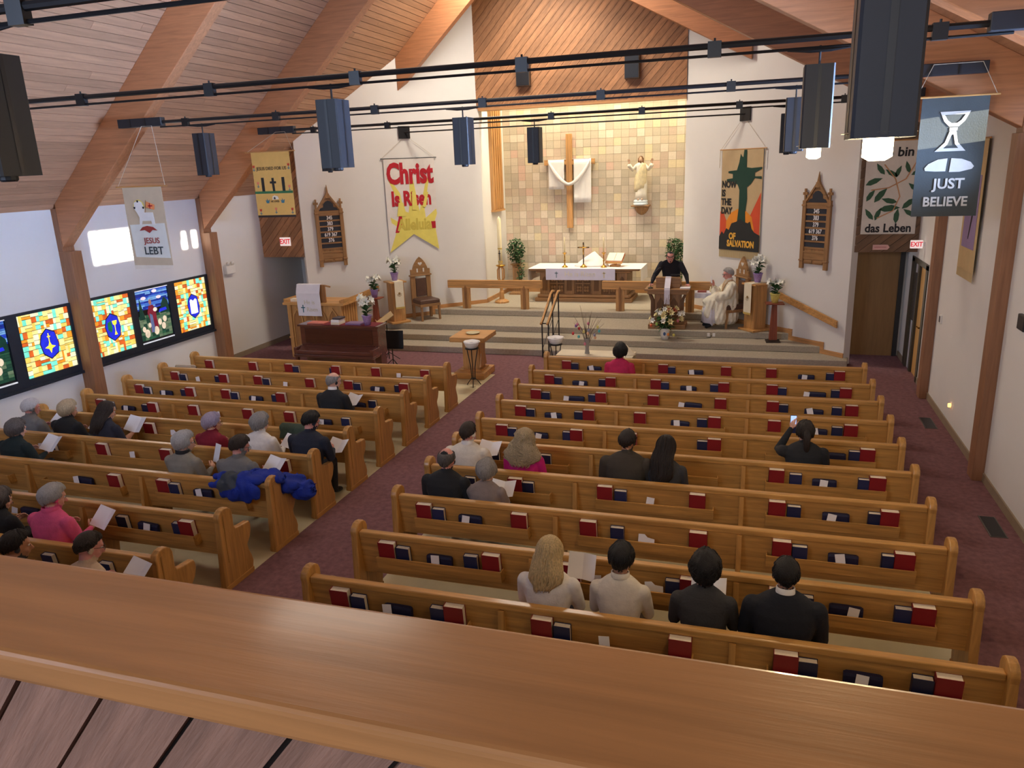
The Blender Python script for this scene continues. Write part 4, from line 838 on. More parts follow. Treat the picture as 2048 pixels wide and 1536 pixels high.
def pendant(y, x, lb, lit):
    t = thing('pendant_lamp', lb, 'lamp', (x, y, 4.31), 0, 'black pendant lamps')
    a, c, b_ = .115, .012, .135
    oct_ = [(-a, -b_+c), (-a+c, -b_), (a-c, -b_), (a, -b_+c), (a, b_-c), (a-c, b_), (-a+c, b_), (-a, b_-c)]
    body = MB()
    n = 8
    body.loft([[(p[0], p[1], z) for p in oct_] for z in (0, .64)], cap=False); ins = [(p[0]*.93, p[1]*.93) for p in oct_]
    body.loft([[(p[0], p[1], z) for p in ins] for z in (0, .62)], cap=False)
    body.add([(p[0], p[1], 0) for p in oct_]+[(p[0], p[1], 0) for p in ins], [(i, (i+1) % 8, 8+(i+1) % 8, 8+i) for i in range(8)])
    body.add([(p[0], p[1], .64) for p in oct_], [tuple(range(8))])
    b = body.build('housing', M['lampblack'], t)
    g = MB()
    for i in range(1, 8, 2):
        p, q = Vector(oct_[i]), Vector(oct_[(i+1) % 8]); m_ = (p+q)/2; d = (q-p).normalized()
        nn = Vector((m_.x, m_.y)).normalized()*.003
        g.add([(m_.x-d.x*.014+nn.x, m_.y-d.y*.014+nn.y, .01), (m_.x+d.x*.014+nn.x, m_.y+d.y*.014+nn.y, .01), (m_.x+d.x*.014+nn.x, m_.y+d.y*.014+nn.y, .63), (m_.x-d.x*.014+nn.x, m_.y-d.y*.014+nn.y, .63)], [(0, 1, 2, 3)])
    g.build('groove', M['black'], b)
    MB().tube([(0, 0, .64), (0, 0, .79)], .010, 6).build('stem', M['black'], t); MB().tube([(-.25, 0, .765), (-.08, 0, .755), (.08, 0, .755), (.25, 0, .765)], [.006, .016, .016, .006], 8).build('hanger', M['black'], t)
    if lit:
        MB().lathe([(.045, .06), (.056, .0), (.056, -.07), (.03, -.085)], 14).build('bulb', glow, t, smooth=True)
        MB().lathe([(.06, .04), (.14, .02)], 16).build('reflector', mat('reflector', (200, 190, 160), .3, .02), t)
        l = light('pendant_glow', 'POINT', (x, y, 4.18), 40, (1, .76, .42), shadow_soft_size=.06); l.parent = None
    else: MB().lathe([(.05, .06), (.05, -.02), (.04, -.03)], 12).build('bulb', M['lampblack'], t)
PN = {(3.45, -4.08): 'black pendant lamp close to the balcony over the window-side pews', (3.45, .43): 'large lit black pendant lamp close to the balcony', (7.1, -4.05): 'black pendant lamp in front of the hymn board by the yellow banner', (7.1, .40): 'lit black pendant lamp on the second rail',
      (10.76, -8.5): 'black pendant lamp beside the yellow crosses banner', (10.76, -4.08): 'black pendant lamp in front of the alcove jamb', (10.76, .36): 'unlit black pendant lamp on the middle rail by the door side', (14.56, -8.5): 'black pendant lamp near the slanted wall corner', (14.56, -4.1): 'smallest black pendant lamp in front of the tile wall', (14.56, .38): 'unlit black pendant lamp above the chancel hymn board'}
for (y, x), lb in PN.items(): pendant(y, x, lb, 'lit black' in lb and 'unlit' not in lb)
# tie rod between the slanted walls
dL_ = (Vector((KL, KY))-Vector(CL)).normalized(); dR_ = (Vector((KR, KY))-Vector(CR)).normalized()
angL = math.atan2(dL_.y, dL_.x); angR = math.atan2(-dR_.y, -dR_.x)
nL = Vector((dL_.y, -dL_.x)); nR = Vector((-dR_.y, dR_.x))
def onL(s, z, off=.02): p = Vector(CL)+dL_*s+nL*off; return (p.x, p.y, z)
def onR(s, z, off=.02): p = Vector(CR)+dR_*s+nR*off; return (p.x, p.y, z)
t = thing('tie_rod', 'thin black rod between square wall plates across the chancel', 'rod', (-4.55, 18.85, 5.2))
a = Vector(onL(2.79, 5.2, .03)); b = Vector(onR(2.97, 5.2, .03)); o0 = Vector((-4.55, 18.85, 5.2))
MB().tube([a-o0, b-o0], .017, 8).build('rod', M['black'], t)
for p, an in ((a, angL), (b, angR)): MB().box(-.15, .15, -.012, .02, -.15, .15).build('wall_plate', M['black'], t, loc=p-o0, rz=an)
# ------------------------------------------------------------------ banners
def cloth_mat(n, rgb): return mat('banner_'+n, rgb, .9, .04, 5, .2, 60)
def poly(parent, pts, mt, name, off=.006, th=.003):
    return MB().prism(pts, 'y', -off-th, -off).build(name, mt, parent)
def banner(lb, loc, rz, w, h, mt, rod=.1, cord=None, pole=None, shape=None, wave=.01, group='hanging banners', edge=False):
    t = thing('banner', lb, 'banner', loc, rz, group)
    if shape: MB().prism(shape, 'y', -.004, .0).build('cloth', mt, t)
    else: MB().sheet(lambda u, v: (-w/2+w*u, wave*math.sin(u*7)*v*.0, -h*v), 8, 8, .005).build('cloth', mt, t)
    MB().tube([(-w/2-rod, 0, 0), (w/2+rod, 0, 0)], .012, 8).build('rod', pole or M['lightx'], t)
    if cord:
        MB().tube([(-w/2-rod*.7, 0, .0)]+[(q[0], 0, q[1]) for q in (cord if isinstance(cord, list) else [cord])]+[(w/2+rod*.7, 0, 0)], .004, 5).build('cord', mat('cord', (206, 196, 176), .9), t)
    return t
red_b = cloth_mat('red', (186, 32, 48)); yel_b = cloth_mat('yellow', (232, 218, 110)); dk = cloth_mat('dark', (44, 44, 46))
# 1 Christ Is Risen Alleluia
w, h = 1.36, 2.36
t = banner('white banner reading Christ Is Risen Alleluia with yellow sun rays', onL(2.86, 4.57, .03), angL, w, h, cloth_mat('white', (228, 222, 216)), .07, (-.04, .55), M['black'], shape=[(-.68, 0), (.68, 0), (.68, -2.36), (.0, -1.92), (-.68, -2.36)])
rays = [(-.68, -2.36), (.0, -1.92), (.68, -2.36), (.62, -1.86), (.60, -1.62), (.68, -1.42), (.66, -1.30), (.36, -1.52), (.34, -1.30), (.52, -.50), (.44, -.52), (.20, -1.34), (.14, -.95), (.06, -.40), (-.02, -.40), (-.04, -1.0), (-.10, -1.36), (-.22, -1.32), (-.30, -.86), (-.58, -.44), (-.60, -.50), (-.40, -.98), (-.34, -1.46), (-.40, -1.58), (-.60, -1.46), (-.58, -1.60), (-.42, -1.72), (-.50, -1.92)]
poly(t, rays, yel_b, 'sun_rays', .004, .002)
text('Christ', .70, red_b, t, loc=(-.0, -.012, -.40), bold=.030, sx=.70)
text('Is Risen', .50, red_b, t, loc=(0, -.010, -1.02), bold=.022, sx=.70)
poly(t, [(-.36, -1.10), (-.24, -1.10), (-.16, -1.44), (-.42, -1.44)], yel_b, 'ray', .016); poly(t, [(.02, -.84), (.12, -.84), (.15, -1.3), (.0, -1.3)], yel_b, 'ray', .016); poly(t, [(.40, -.86), (.47, -.86), (.38, -1.24), (.28, -1.24)], yel_b, 'ray', .016)
text('Alleluia', .40, cloth_mat('yellow_outline', (206, 188, 84)), t, loc=(.04, -.009, -1.68), bold=.014, sx=.78)
poly(t, [(-.50, -1.86), (-.36, -1.40), (-.30, -1.40), (-.28, -1.58), (-.40, -1.86)], red_b, 'letter_edge', .004, .004); poly(t, [(.50, -1.62), (.62, -1.62), (.62, -1.80), (.52, -1.80)], red_b, 'letter_edge', .010, .004)
# 2 Now is the day of salvation
t = banner('tan banner with green cross reading Now Is The Day Of Salvation', onR(3.0, 4.45, .03), angR, 1.24, 2.30, cloth_mat('tan', (196, 172, 132)), .08, (0, .70), None)
gr = cloth_mat('green', (30, 66, 54)); og = cloth_mat('orange', (232, 146, 48)); rd = cloth_mat('coral', (214, 84, 52)); bk = cloth_mat('charcoal', (44, 46, 46))
poly(t, [(.60, -.95), (.60, -2.0), (.20, -1.6), (.32, -1.45)], rd, 'red_hill', .003); poly(t, [(-.62, -1.4), (-.52, -1.42), (-.42, -1.6), (-.42, -2.0), (-.62, -2.1)], rd, 'red_hill', .0035)
poly(t, [(-.42, -1.62), (-.28, -1.42), (-.05, -1.32), (.20, -1.38), (.36, -1.5), (.44, -1.78), (.4, -2.0), (-.42, -2.0)], og, 'orange_hill', .005)
poly(t, [(-.04, -.10), (.0, -.16), (.04, -.18), (.06, -.02), (.14, -.02), (.15, -.40), (.30, -.42), (.60, -.40), (.60, -.44), (.40, -.52), (.40, -.60), (.60, -.60), (.60, -.66), (.40, -.64), (.30, -.76), (.18, -.84), (.20, -1.10), (.16, -1.40), (.18, -1.66), (-.08, -1.66), (-.04, -1.30), (-.04, -.90), (-.10, -.78), (-.26, -.72), (-.44, -.70), (-.44, -.66), (-.26, -.64), (-.26, -.54), (-.40, -.52), (-.40, -.48), (-.14, -.46), (-.08, -.30)], gr, 'green_cross', .010)
poly(t, [(-.62, -2.28), (-.62, -1.98), (-.54, -1.86), (-.48, -1.92), (-.40, -1.78), (-.32, -1.82), (-.24, -1.66), (-.1, -1.62), (.02, -1.56), (.16, -1.62), (.26, -1.64), (.32, -1.60), (.38, -1.76), (.46, -1.84), (.62, -1.9), (.62, -2.28)], bk, 'dark_mound', .0145)
[text(q, .21, bk, t, loc=(-.59, -.012, -.78-.2*i), align='LEFT', bold=.008, sx=.8) for i, q in enumerate(('NOW', 'IS', 'THE', 'DAY'))]; text('OF', .2, cloth_mat('amber', (232, 176, 70)), t, loc=(-.20, -.021, -1.96), bold=.010, sx=.8)
text('SALVATION', .20, cloth_mat('amber', (232, 176, 70)), t, loc=(.06, -.021, -2.13), bold=.010, sx=.78)
fr = MB()
for k in range(60): fr.box(-.62+k*.0206, -.62+k*.0206+.012, -.004, .002, -2.46, -2.29)
fr.build('fringe', cloth_mat('fringe', (206, 186, 140)), t)['kind'] = 'stuff'
for sx in (-.68, .68): MB().tube([(sx, -.01, 0), (sx-.005, -.012, -.40)], .008, 6).build('cord_end', mat('cord', (206, 196, 176), .9), t)
# 3 Jesus lebt
t = banner('beige banner with a lamb reading Jesus Lebt', (-9.82, 10.70, 4.17), .0, .80, 1.30, cloth_mat('beige', (206, 190, 164)), .12, [(.2, .94), (.4, .94)])
poly(t, [(-.36, -.62), (.36, -.60), (.38, -1.18), (-.34, -1.16)], cloth_mat('pale_wash', (228, 232, 228)), 'pale_wash', .003, .001)
wt = cloth_mat('lamb_white', (236, 236, 236))
poly(t, [(-.20, -.26), (-.12, -.22), (-.04, -.25), (.0, -.36), (-.02, -.42), (.16, -.42), (.17, -.62), (.11, -.62), (.10, -.56), (-.08, -.56), (-.10, -.62), (-.15, -.62), (-.13, -.50), (-.17, -.42), (-.21, -.36)], wt, 'lamb', .006)
MB().lathe([(.095, -.002), (.11, -.002), (.11, .002), (.095, .002)], 24).xf(Matrix.Translation((-.11, -.006, -.32)) @ Matrix.Rotation(PI/2, 4, 'X')).build('halo', yel_b, t)
for x, z in ((-.12, -.235), (-.20, -.34), (-.02, -.34)): poly(t, [(x-.02, z+.015), (x+.02, z+.015), (x+.012, z-.02), (x-.012, z-.02)], dk, 'halo_mark', .0105)
poly(t, [(.06, -.24), (.22, -.30), (.20, -.38), (.03, -.34)], cloth_mat('flag', (236, 150, 96)), 'flag', .010); MB().box(.085, .175, -.0165, -.0135, -.325, -.305).box(.115, .13, -.0165, -.0135, -.36, -.27).build('flag_cross', red_b, t)
poly(t, [(.05, -.22), (.06, -.22), (.02, -.42), (.01, -.42)], M['altarx'], 'flag_pole', .0165)
poly(t, [(-.17, -.72), (-.10, -.66), (.0, -.64), (.12, -.66), (.20, -.72), (.10, -.71), (.03, -.76), (-.06, -.71)], cloth_mat('rust', (160, 62, 56)), 'rust_shape', .010)
text('JESUS', .135, cloth_mat('rust', (160, 62, 56)), t, loc=(.05, -.012, -.89), bold=.001); text('LEBT', .185, cloth_mat('slate', (58, 66, 72)), t, loc=(.06, -.012, -1.06), bold=.002)
poly(t, [(-.40, -1.28), (.40, -1.28), (.40, -1.36), (-.40, -1.36)], cloth_mat('hem', (232, 226, 216)), 'hem', -.002)
# 4 yellow crosses
t = banner('yellow banner with three dark crosses and flowers', (-9.86, 14.50, 4.75), .0, .93, 1.30, cloth_mat('gold', (226, 186, 108)), .14, [(.20, .38), (.42, .38)])
text('JESUS DIED FOR US', .095, dk, t, loc=(.0, -.010, -.34), sx=.9)
poly(t, [(-.47, -.80), (.46, -.80), (.46, -.85), (-.47, -.85)], cloth_mat('grass', (62, 122, 84)), 'ground_band', .004)
for x in (-.25, .25): poly(t, [(x-.034, -.52), (x+.034, -.52), (x+.034, -.80), (x-.034, -.80)], dk, 'dark_post', .004)
poly(t, [(-.028, -.53), (.028, -.53), (.028, -.60), (.075, -.60), (.075, -.645), (.028, -.645), (.034, -.80), (-.022, -.80), (-.028, -.645), (-.075, -.645), (-.075, -.60), (-.028, -.60)], dk, 'dark_cross', .004)
poly(t, [(-.06, -.98), (-.05, -.91), (.0, -.89), (.08, -.91), (.10, -.97)], cloth_mat('tomb_white', (236, 232, 222)), 'tomb', .004); poly(t, [(-.02, -.97), (-.02, -.935), (.0, -.92), (.02, -.935), (.02, -.97)], dk, 'tomb_door', .0075)
tl = cloth_mat('teal', (74, 130, 150)); rf = cloth_mat('tulip', (206, 68, 52)); pf = cloth_mat('pink_tulip', (234, 130, 110))
for x in (-.18, .19): poly(t, [(x-.05, -.98), (x-.02, -1.0), (x-.012, -.95), (x+.01, -1.0), (x+.05, -.97), (x+.03, -1.05), (x-.03, -1.05)], tl, 'blue_plant', .004)
text('HE LIVES', .055, dk, t, loc=(0, -.008, -1.015))
for x, z, fm in ((-.43, -.30, rf), (.42, -.28, rf), (-.37, -.64, pf), (.39, -.72, pf), (-.38, -1.20, rf), (.0, -1.18, pf), (.40, -1.19, rf)):
    f = poly(t, [(x-.03, z+.04), (x-.01, z+.02), (x, z+.045), (x+.012, z+.02), (x+.03, z+.04), (x+.022, z-.01), (x, z-.02), (x-.022, z-.01)], fm, 'tulip', .004); MB().box(x-.005, x+.005, -.008, -.004, z-.09, z-.015).box(x-.03, x+.03, -.008, -.004, z-.07, z-.058).build('tulip_stem', tl, f)
poly(t, [(-.465, -1.30), (.465, -1.30), (.465, -1.345), (-.465, -1.345)], cloth_mat('dark_hem', (56, 48, 50)), 'hem', -.002)
# 5 Ich bin das Leben
t = banner('white banner with vine leaves reading Ich bin das Leben', (2.42, 16.92, 4.47), 0, .98, 1.77, cloth_mat('ivory', (224, 218, 206)), .02)
text('Ich bin', .24, dk, t, loc=(.02, -.008, -.22), bold=.006, shear=.05); text('das Leben', .23, dk, t, loc=(0, -.008, -1.66), bold=.006, sx=.9)
v = cloth_mat('vine', (206, 156, 112)); lf = cloth_mat('vine_leaf', (62, 96, 72))
MB().tube([(.40, -.008, -.40), (.24, -.008, -.72), (-.05, -.008, -.88), (-.36, -.008, -.92)], .012, 6).tube([(-.16, -.010, -.44), (.06, -.010, -.72), (.16, -.010, -1.05), (.06, -.010, -1.32), (-.22, -.010, -1.46)], .011, 6).build('vine', v, t)
for x, z, a, L in ((-.22, -.52, 2.2, .2), (-.02, -.60, 2.6, .2), (.10, -.58, 1.2, .18), (.26, -.50, 1.9, .18), (.42, -.60, .5, .16), (-.32, -.76, .4, .24), (-.36, -1.02, 1.0, .2), (-.18, -1.02, .9, .26), (.40, -.88, 2.5, .2), (-.02, -1.12, 2.9, .22), (0, -1.28, .1, .28), (.34, -1.18, .7, .24), (-.36, -1.38, 2.2, .2), (-.20, -1.38, 1.2, .2), (.14, -1.42, 1.5, .22), (.36, -1.36, 2.6, .2)):
    ca, sa = math.cos(a), math.sin(a); pts = [(-.5, 0), (-.25, .17), (.1, .19), (.5, .0), (.1, -.13), (-.25, -.13)]
    L *= 1.35; poly(t, [(x+L*(p*ca-q*sa), z+L*(p*sa+q*ca)) for p, q in pts], lf, 'leaf', .006)
# 6 Just believe
t = banner('dark grey banner with chalice and bread reading Just Believe', (2.13, 10.70, 4.86), 0, .71, 1.38, cloth_mat('dark_grey', (72, 78, 78)), .10, [(-.27, .36), (.24, .36)], None)
lg = cloth_mat('light_grey', (206, 204, 196))
def ring(pts_o, pts_i, nm): 
    n = len(pts_o); m = MB(); m.add([(p[0], -.010, p[1]) for p in pts_o]+[(p[0], -.010, p[1]) for p in pts_i], [(i, (i+1) % n, n+(i+1) % n, n+i) for i in range(n)]); return m.build(nm, lg, t)
ring([(-.15, -.17), (.17, -.17), (.12, -.28), (.06, -.34), (-.04, -.34), (-.10, -.28)], [(-.10, -.205), (.12, -.205), (.08, -.27), (.04, -.30), (-.02, -.30), (-.06, -.27)], 'cup'); poly(t, [(-.035, -.35), (.05, -.35), (.05, -.385), (-.035, -.385)], lg, 'knot')
ring([(-.03, -.39), (.04, -.39), (.07, -.52), (.16, -.62), (-.17, -.62), (-.07, -.52)], [(-.005, -.43), (.015, -.43), (.04, -.54), (.08, -.585), (-.08, -.585), (-.04, -.54)], 'chalice_foot')
poly(t, [(-.02, -.70), (-.03, -.85), (-.14, -.85), (-.25, -.84), (-.26, -.81), (-.22, -.76), (-.12, -.71)], lg, 'bread_half'); poly(t, [(.02, -.70), (.13, -.71), (.23, -.75), (.27, -.80), (.25, -.83), (.12, -.86), (.01, -.86)], lg, 'bread_half')
text('JUST', .165, lg, t, loc=(.02, -.010, -1.0), bold=.004); text('BELIEVE', .155, lg, t, loc=(.0, -.010, -1.21), bold=.004, sx=.92)
# 7 banner on the door-side wall
t = banner('narrow tan banner with purple field on the door-side wall', (XR-.05, 12.95, 4.4), -PI/2, .95, 1.88, cloth_mat('straw', (206, 180, 132)), .08, None)
poly(t, [(-.36, -.5), (.36, -.5), (.36, -1.55), (-.36, -1.55)], cloth_mat('purple', (156, 136, 176)), 'purple_field', .004); poly(t, [(.06, -.6), (.12, -.6), (.12, -1.1), (.0, -1.42), (-.02, -1.40), (.05, -1.1)], cloth_mat('umber', (52, 40, 38)), 'dark_stroke', .008)
fr = MB()
for k in range(40): fr.box(-.47+k*.0236, -.47+k*.0236+.012, -.004, .002, -2.0, -1.87)
fr.build('fringe', cloth_mat('straw', (206, 180, 132)), t)['kind'] = 'stuff'
# ------------------------------------------------------------------ hymn boards
def hymnboard(lb, loc, rz):
    t = thing('hymn_board', lb, 'hymn board', loc, rz, 'carved hymn boards')     # origin at bottom centre, z up
    W2 = .335; sl_ = mat('slate_strip', (40, 44, 56), .7, .05)
    MB().box(-W2, W2, -.03, 0, .10, 1.36).build('back_board', M['altarz'], t)
    for x in (-W2+.03, W2-.03):
        p = MB().box(x-.045, x+.045, -.06, 0, .0, 1.42).box(x-.055, x+.055, -.075, 0, 1.30, 1.34).box(x-.055, x+.055, -.075, 0, .16, .19).build('side_post', M['altarz'], t, bevel=.005)
        MB().box(x-.02, x+.02, -.05, -.015, 1.42, 1.66).box(x-.055, x+.055, -.05, -.015, 1.53, 1.585).build('cross_finial', M['altarz'], p)
    MB().box(-W2, W2, -.05, 0, 1.28, 1.36).box(-W2+.06, W2-.06, -.045, 0, .20, .34).box(-W2+.06, W2-.06, -.055, 0, .34, .365).build('cross_rail', M['altarx'], t)
    for x in (-.13, .13): MB().box(x-.10, x+.10, -.05, 0, .12, .18).build('base_block', M['altarx'], t, bevel=.01)
    for k in range(7):
        z = 1.27-.138*k
        MB().box(-W2+.075, W2-.075, -.045, 0, z-.018, z+.018).build('ledge', M['altarx'], t)
        if k < 6: MB().box(-W2+.075, W2-.075, -.034, 0, z-.12, z-.018).build('number_strip', sl_, t)
    for k, s in enumerate(('345', '383', '379', '619 367', '376')): text(s, .125, M['paper'], t, 'numbers', loc=(0, -.04, 1.20-.138*k), bold=.003, sx=.78)
    MB().prism([(-W2+.02, 1.36), (W2-.02, 1.36), (0, 1.78)], 'y', -.03, 0).build('gable', M['altarx'], t)
    arch = [(-.24, 1.38), (.24, 1.38), (.20, 1.44), (.13, 1.46), (.12, 1.54), (.06, 1.60), (0, 1.62), (-.06, 1.60), (-.12, 1.54), (-.13, 1.46), (-.20, 1.44)]
    MB().prism(arch, 'y', -.036, -.028).build('trefoil_panel', sl_, t)
    for s in (-1, 1): MB().prism([(s*(W2-.0), 1.36), (s*(W2-.05), 1.36), (s*.0, 1.76), (s*.0, 1.83)], 'y', -.055, 0).build('gable_rake', M['altarx'], t)
    MB().box(-.045, .045, -.06, 0, 1.68, 1.79).loft([[(-.03, -.05, 1.79), (.03, -.05, 1.79), (.03, 0, 1.79), (-.03, 0, 1.79)], [(-.004, -.03, 2.0), (.004, -.03, 2.0), (.004, -.02, 2.0), (-.004, -.02, 2.0)]]).build('spire', M['altarz'], t)
hymnboard('carved oak hymn board with numbers beside the Christ Is Risen banner', onL(.68, 2.0, .005), angL); hymnboard('carved oak hymn board with numbers beside the salvation banner', onR(.88, 1.93, .005), angR)
# ------------------------------------------------------------------ loudspeakers, signs, wall fixtures
for x, lb in ((-5.91, 'black loudspeaker on the wooden gable, above the wall cross'), (-3.14, 'black loudspeaker on the wooden gable, above the robed statue')):
    t = thing('loudspeaker', lb, 'loudspeaker', (x, KY-.045, 6.22), 0, 'gable loudspeakers'); MB().box(-.18, .18, -.16, 0, 0, .58).build('cabinet', mat('speaker_edge', (92, 74, 60), .6), t, bevel=.006); MB().box(-.165, .165, -.17, -.155, .02, .565).build('grille', M['black'], t)
ex = mat('exit_white', (240, 224, 220), .5, .02, emit=.35); exr = mat('exit_red', (216, 40, 56), .5, .02, emit=.3)
t = thing('exit_sign', 'white sign with red letters EXIT on the board header by the organ', 'sign', (-11.34, 16.915, 2.66)); MB().box(-.15, .15, -.03, 0, -.105, .105).build('housing', ex, t, bevel=.006); text('EXIT', .17, exr, t, loc=(0, -.033, 0), bold=.004, sx=.85)
t = thing('exit_sign', 'white sign with red letters EXIT jutting from the wall above the side door', 'sign', (2.86, 16.30, 2.56)); MB().box(-.11, .10, -.03, .03, -.075, .075).build('housing', ex, t, bevel=.006); text('EXIT', .12, exr, t, loc=(-.01, -.033, 0), bold=.003, sx=.85); MB().box(.10, .14, -.015, .015, -.04, .04).build('wall_arm', M['plastic'], t)
t = thing('arrow_sign', 'pale pink arrow-shaped sign on the board header', 'sign', (2.33, 16.94, 2.44)); MB().prism([(-.15, -.05), (.12, -.05), (.16, 0), (.12, .05), (-.15, .05)], 'y', -.012, 0).build('plate', mat('arrow_pink', (228, 180, 172), .6), t); MB().box(-.12, .10, -.0135, -.011, -.01, .012).build('faded_line', mat('arrow_rose', (206, 140, 136), .6), t)
t = thing('emergency_light', 'white twin-head emergency light on the window-side wall', 'emergency light', (XL, 15.46, 2.05), PI/2); MB().box(-.16, .16, -.09, 0, 0, .20).build('housing', M['plastic'], t, bevel=.012)
for x in (-.08, .08): MB().lathe([(.03, 0), (.05, .05), (.045, .06)], 12).xf(Matrix.Translation((x, -.05, .26)) @ Matrix.Rotation(PI/2+.3, 4, 'X')).build('lamp_head', M['plastic'], t, smooth=True); MB().tube([(x, -.05, .19), (x, -.045, .26)], .012).build('swivel', M['plastic'], t)
t = thing('thermostat', 'small dark thermostat on the door-side wall', 'thermostat', (XR, 14.28, 1.52), -PI/2); MB().box(-.05, .05, -.03, 0, -.07, .07).build('plate', M['plastic'], t, bevel=.004); MB().box(-.035, .03, -.034, -.028, -.05, .05).build('face', M['black'], t)
t = thing('night_light', 'small glowing night light plugged in the door-side wall', 'night light', (XR, 12.96, .40), -PI/2); MB().box(-.035, .035, -.008, 0, -.055, .055).build('outlet', M['plastic'], t); MB().lathe([(.02, 0), (.024, .05), (.01, .06)], 10).xf(Matrix.Translation((0, -.03, -.02))).build('bulb', mat('night_glow', (255, 170, 80), .5, 0, emit=3), t, smooth=True)
tag(MB().box(XR-.05, XR, 10.02, 10.26, 2.20, 2.38).build('wall_box', M['black'], bevel=.01), 'small black box on the door-side wall by the last rows', 'box')
for y, lb in ((13.25, 'dark floor vent in the side aisle near the night light'), (9.43, 'dark floor vent in the side aisle by the rear rows')):
    t = thing('floor_vent', lb, 'vent', (2.765, y, 0), 0, 'floor vents'); MB().box(-.09, .09, -.28, .28, 0, .006).build('frame', M['steel'], t); MB().box(-.075, .075, -.265, .265, .006, .008).build('grille', M['black'], t)
# ------------------------------------------------------------------ stained glass windows on the window-side wall
def em(name, rgb, s):  # emission puts the daylight behind the panes into the glass itself
    if name in _M: return _M[name]
    m = bpy.data.materials.new(name); m.use_nodes = True; n = m.node_tree.nodes; L = m.node_tree.links; b = n['Principled BSDF']
    b.inputs['Roughness'].default_value = .25
    tc = n.new('ShaderNodeTexCoord'); ns = n.new('ShaderNodeTexNoise'); ns.inputs['Scale'].default_value = 9; L.new(tc.outputs['Object'], ns.inputs['Vector']); oi = n.new('ShaderNodeObjectInfo')
    c = lin(rgb); cr = n.new('ShaderNodeValToRGB'); cr.color_ramp.elements[0].color = tuple(v*.72 for v in c[:3])+(1,); cr.color_ramp.elements[1].color = tuple(min(1, v*1.12) for v in c[:3])+(1,); cr.color_ramp.elements[0].position = .25; cr.color_ramp.elements[1].position = .65
    L.new(ns.outputs['Fac'], cr.inputs[0]); L.new(cr.outputs[0], b.inputs['Emission Color']); b.inputs['Emission Strength'].default_value = s; b.inputs['Base Color'].default_value = tuple(v*.3 for v in c[:3])+(1,)
    _M[name] = m; return m
GL = [em('glass_%s' % a, c, .66) for a, c in (('yellow', (252, 226, 146)), ('pale', (252, 240, 196)), ('amber', (246, 204, 96)), ('orange', (238, 148, 44)), ('rust', (208, 96, 40)), ('aqua', (124, 232, 204)))]
GW = [7, 4, 4, 2.2, 2.2, 4]
gcobalt = em('glass_cobalt', (32, 42, 190), .8); ggreen = em('glass_green', (28, 110, 70), .6); gwhite = em('glass_white', (240, 238, 250), .95); ggold = em('glass_gold', (244, 214, 60), 1)
def split(x, z, w, h, out, r):
    if (w < .125 and h < .125) or (w*h < .0125 and r.random() < .75) or min(w, h) < .05: out.append((x, z, w, h)); return
    if (w > h and r.random() < .85) or (w <= h and r.random() < .15):
        q = w*r.uniform(.36, .64); split(x, z, q, h, out, r); split(x+q, z, w-q, h, out, r)
    else:
        q = h*r.uniform(.36, .64); split(x, z, w, q, out, r); split(x, z+q, w, h-q, out, r)
wn = [0]
def window_frame(y0, y1, panes):
    wn[0] += 1; m = MB(); z0, z1 = .88, 2.16
    xs = [y0]+[v for p in panes for v in p]+[y1]
    for a, b in zip(xs[0::2], xs[1::2]): m.box(XL, XL+.035, a, b, z0, z1)
    for a, b in panes: m.box(XL, XL+.035, a, b, z0, 1.0); m.box(XL, XL+.035, a, b, 2.11, z1)
    m.box(XL, XL+.075, y0, y1, z0-.05, z0); o = m.build('window_%d' % wn[0], M['winframe']); struct(o)
    MB().box(XL+.001, XL+.004, y0, y1, z0, z1).build('lead_backing', M['black'], o); return o
def hexa(cx, cz, rx, rz_): return [(cx-.10*rx, cz+rz_), (cx+rx*.75, cz+rz_*.72), (cx+rx, cz-.1*rz_), (cx+rx*.8, cz-rz_*.7), (cx-.05*rx, cz-rz_), (cx-rx*.8, cz-rz_*.6), (cx-rx, cz+.1*rz_), (cx-rx*.75, cz+rz_*.65)]
def xpoly(parent, pts, mt, name, x0, x1): return MB().prism(pts, 'x', XL+x0, XL+x1).build(name, mt, parent)
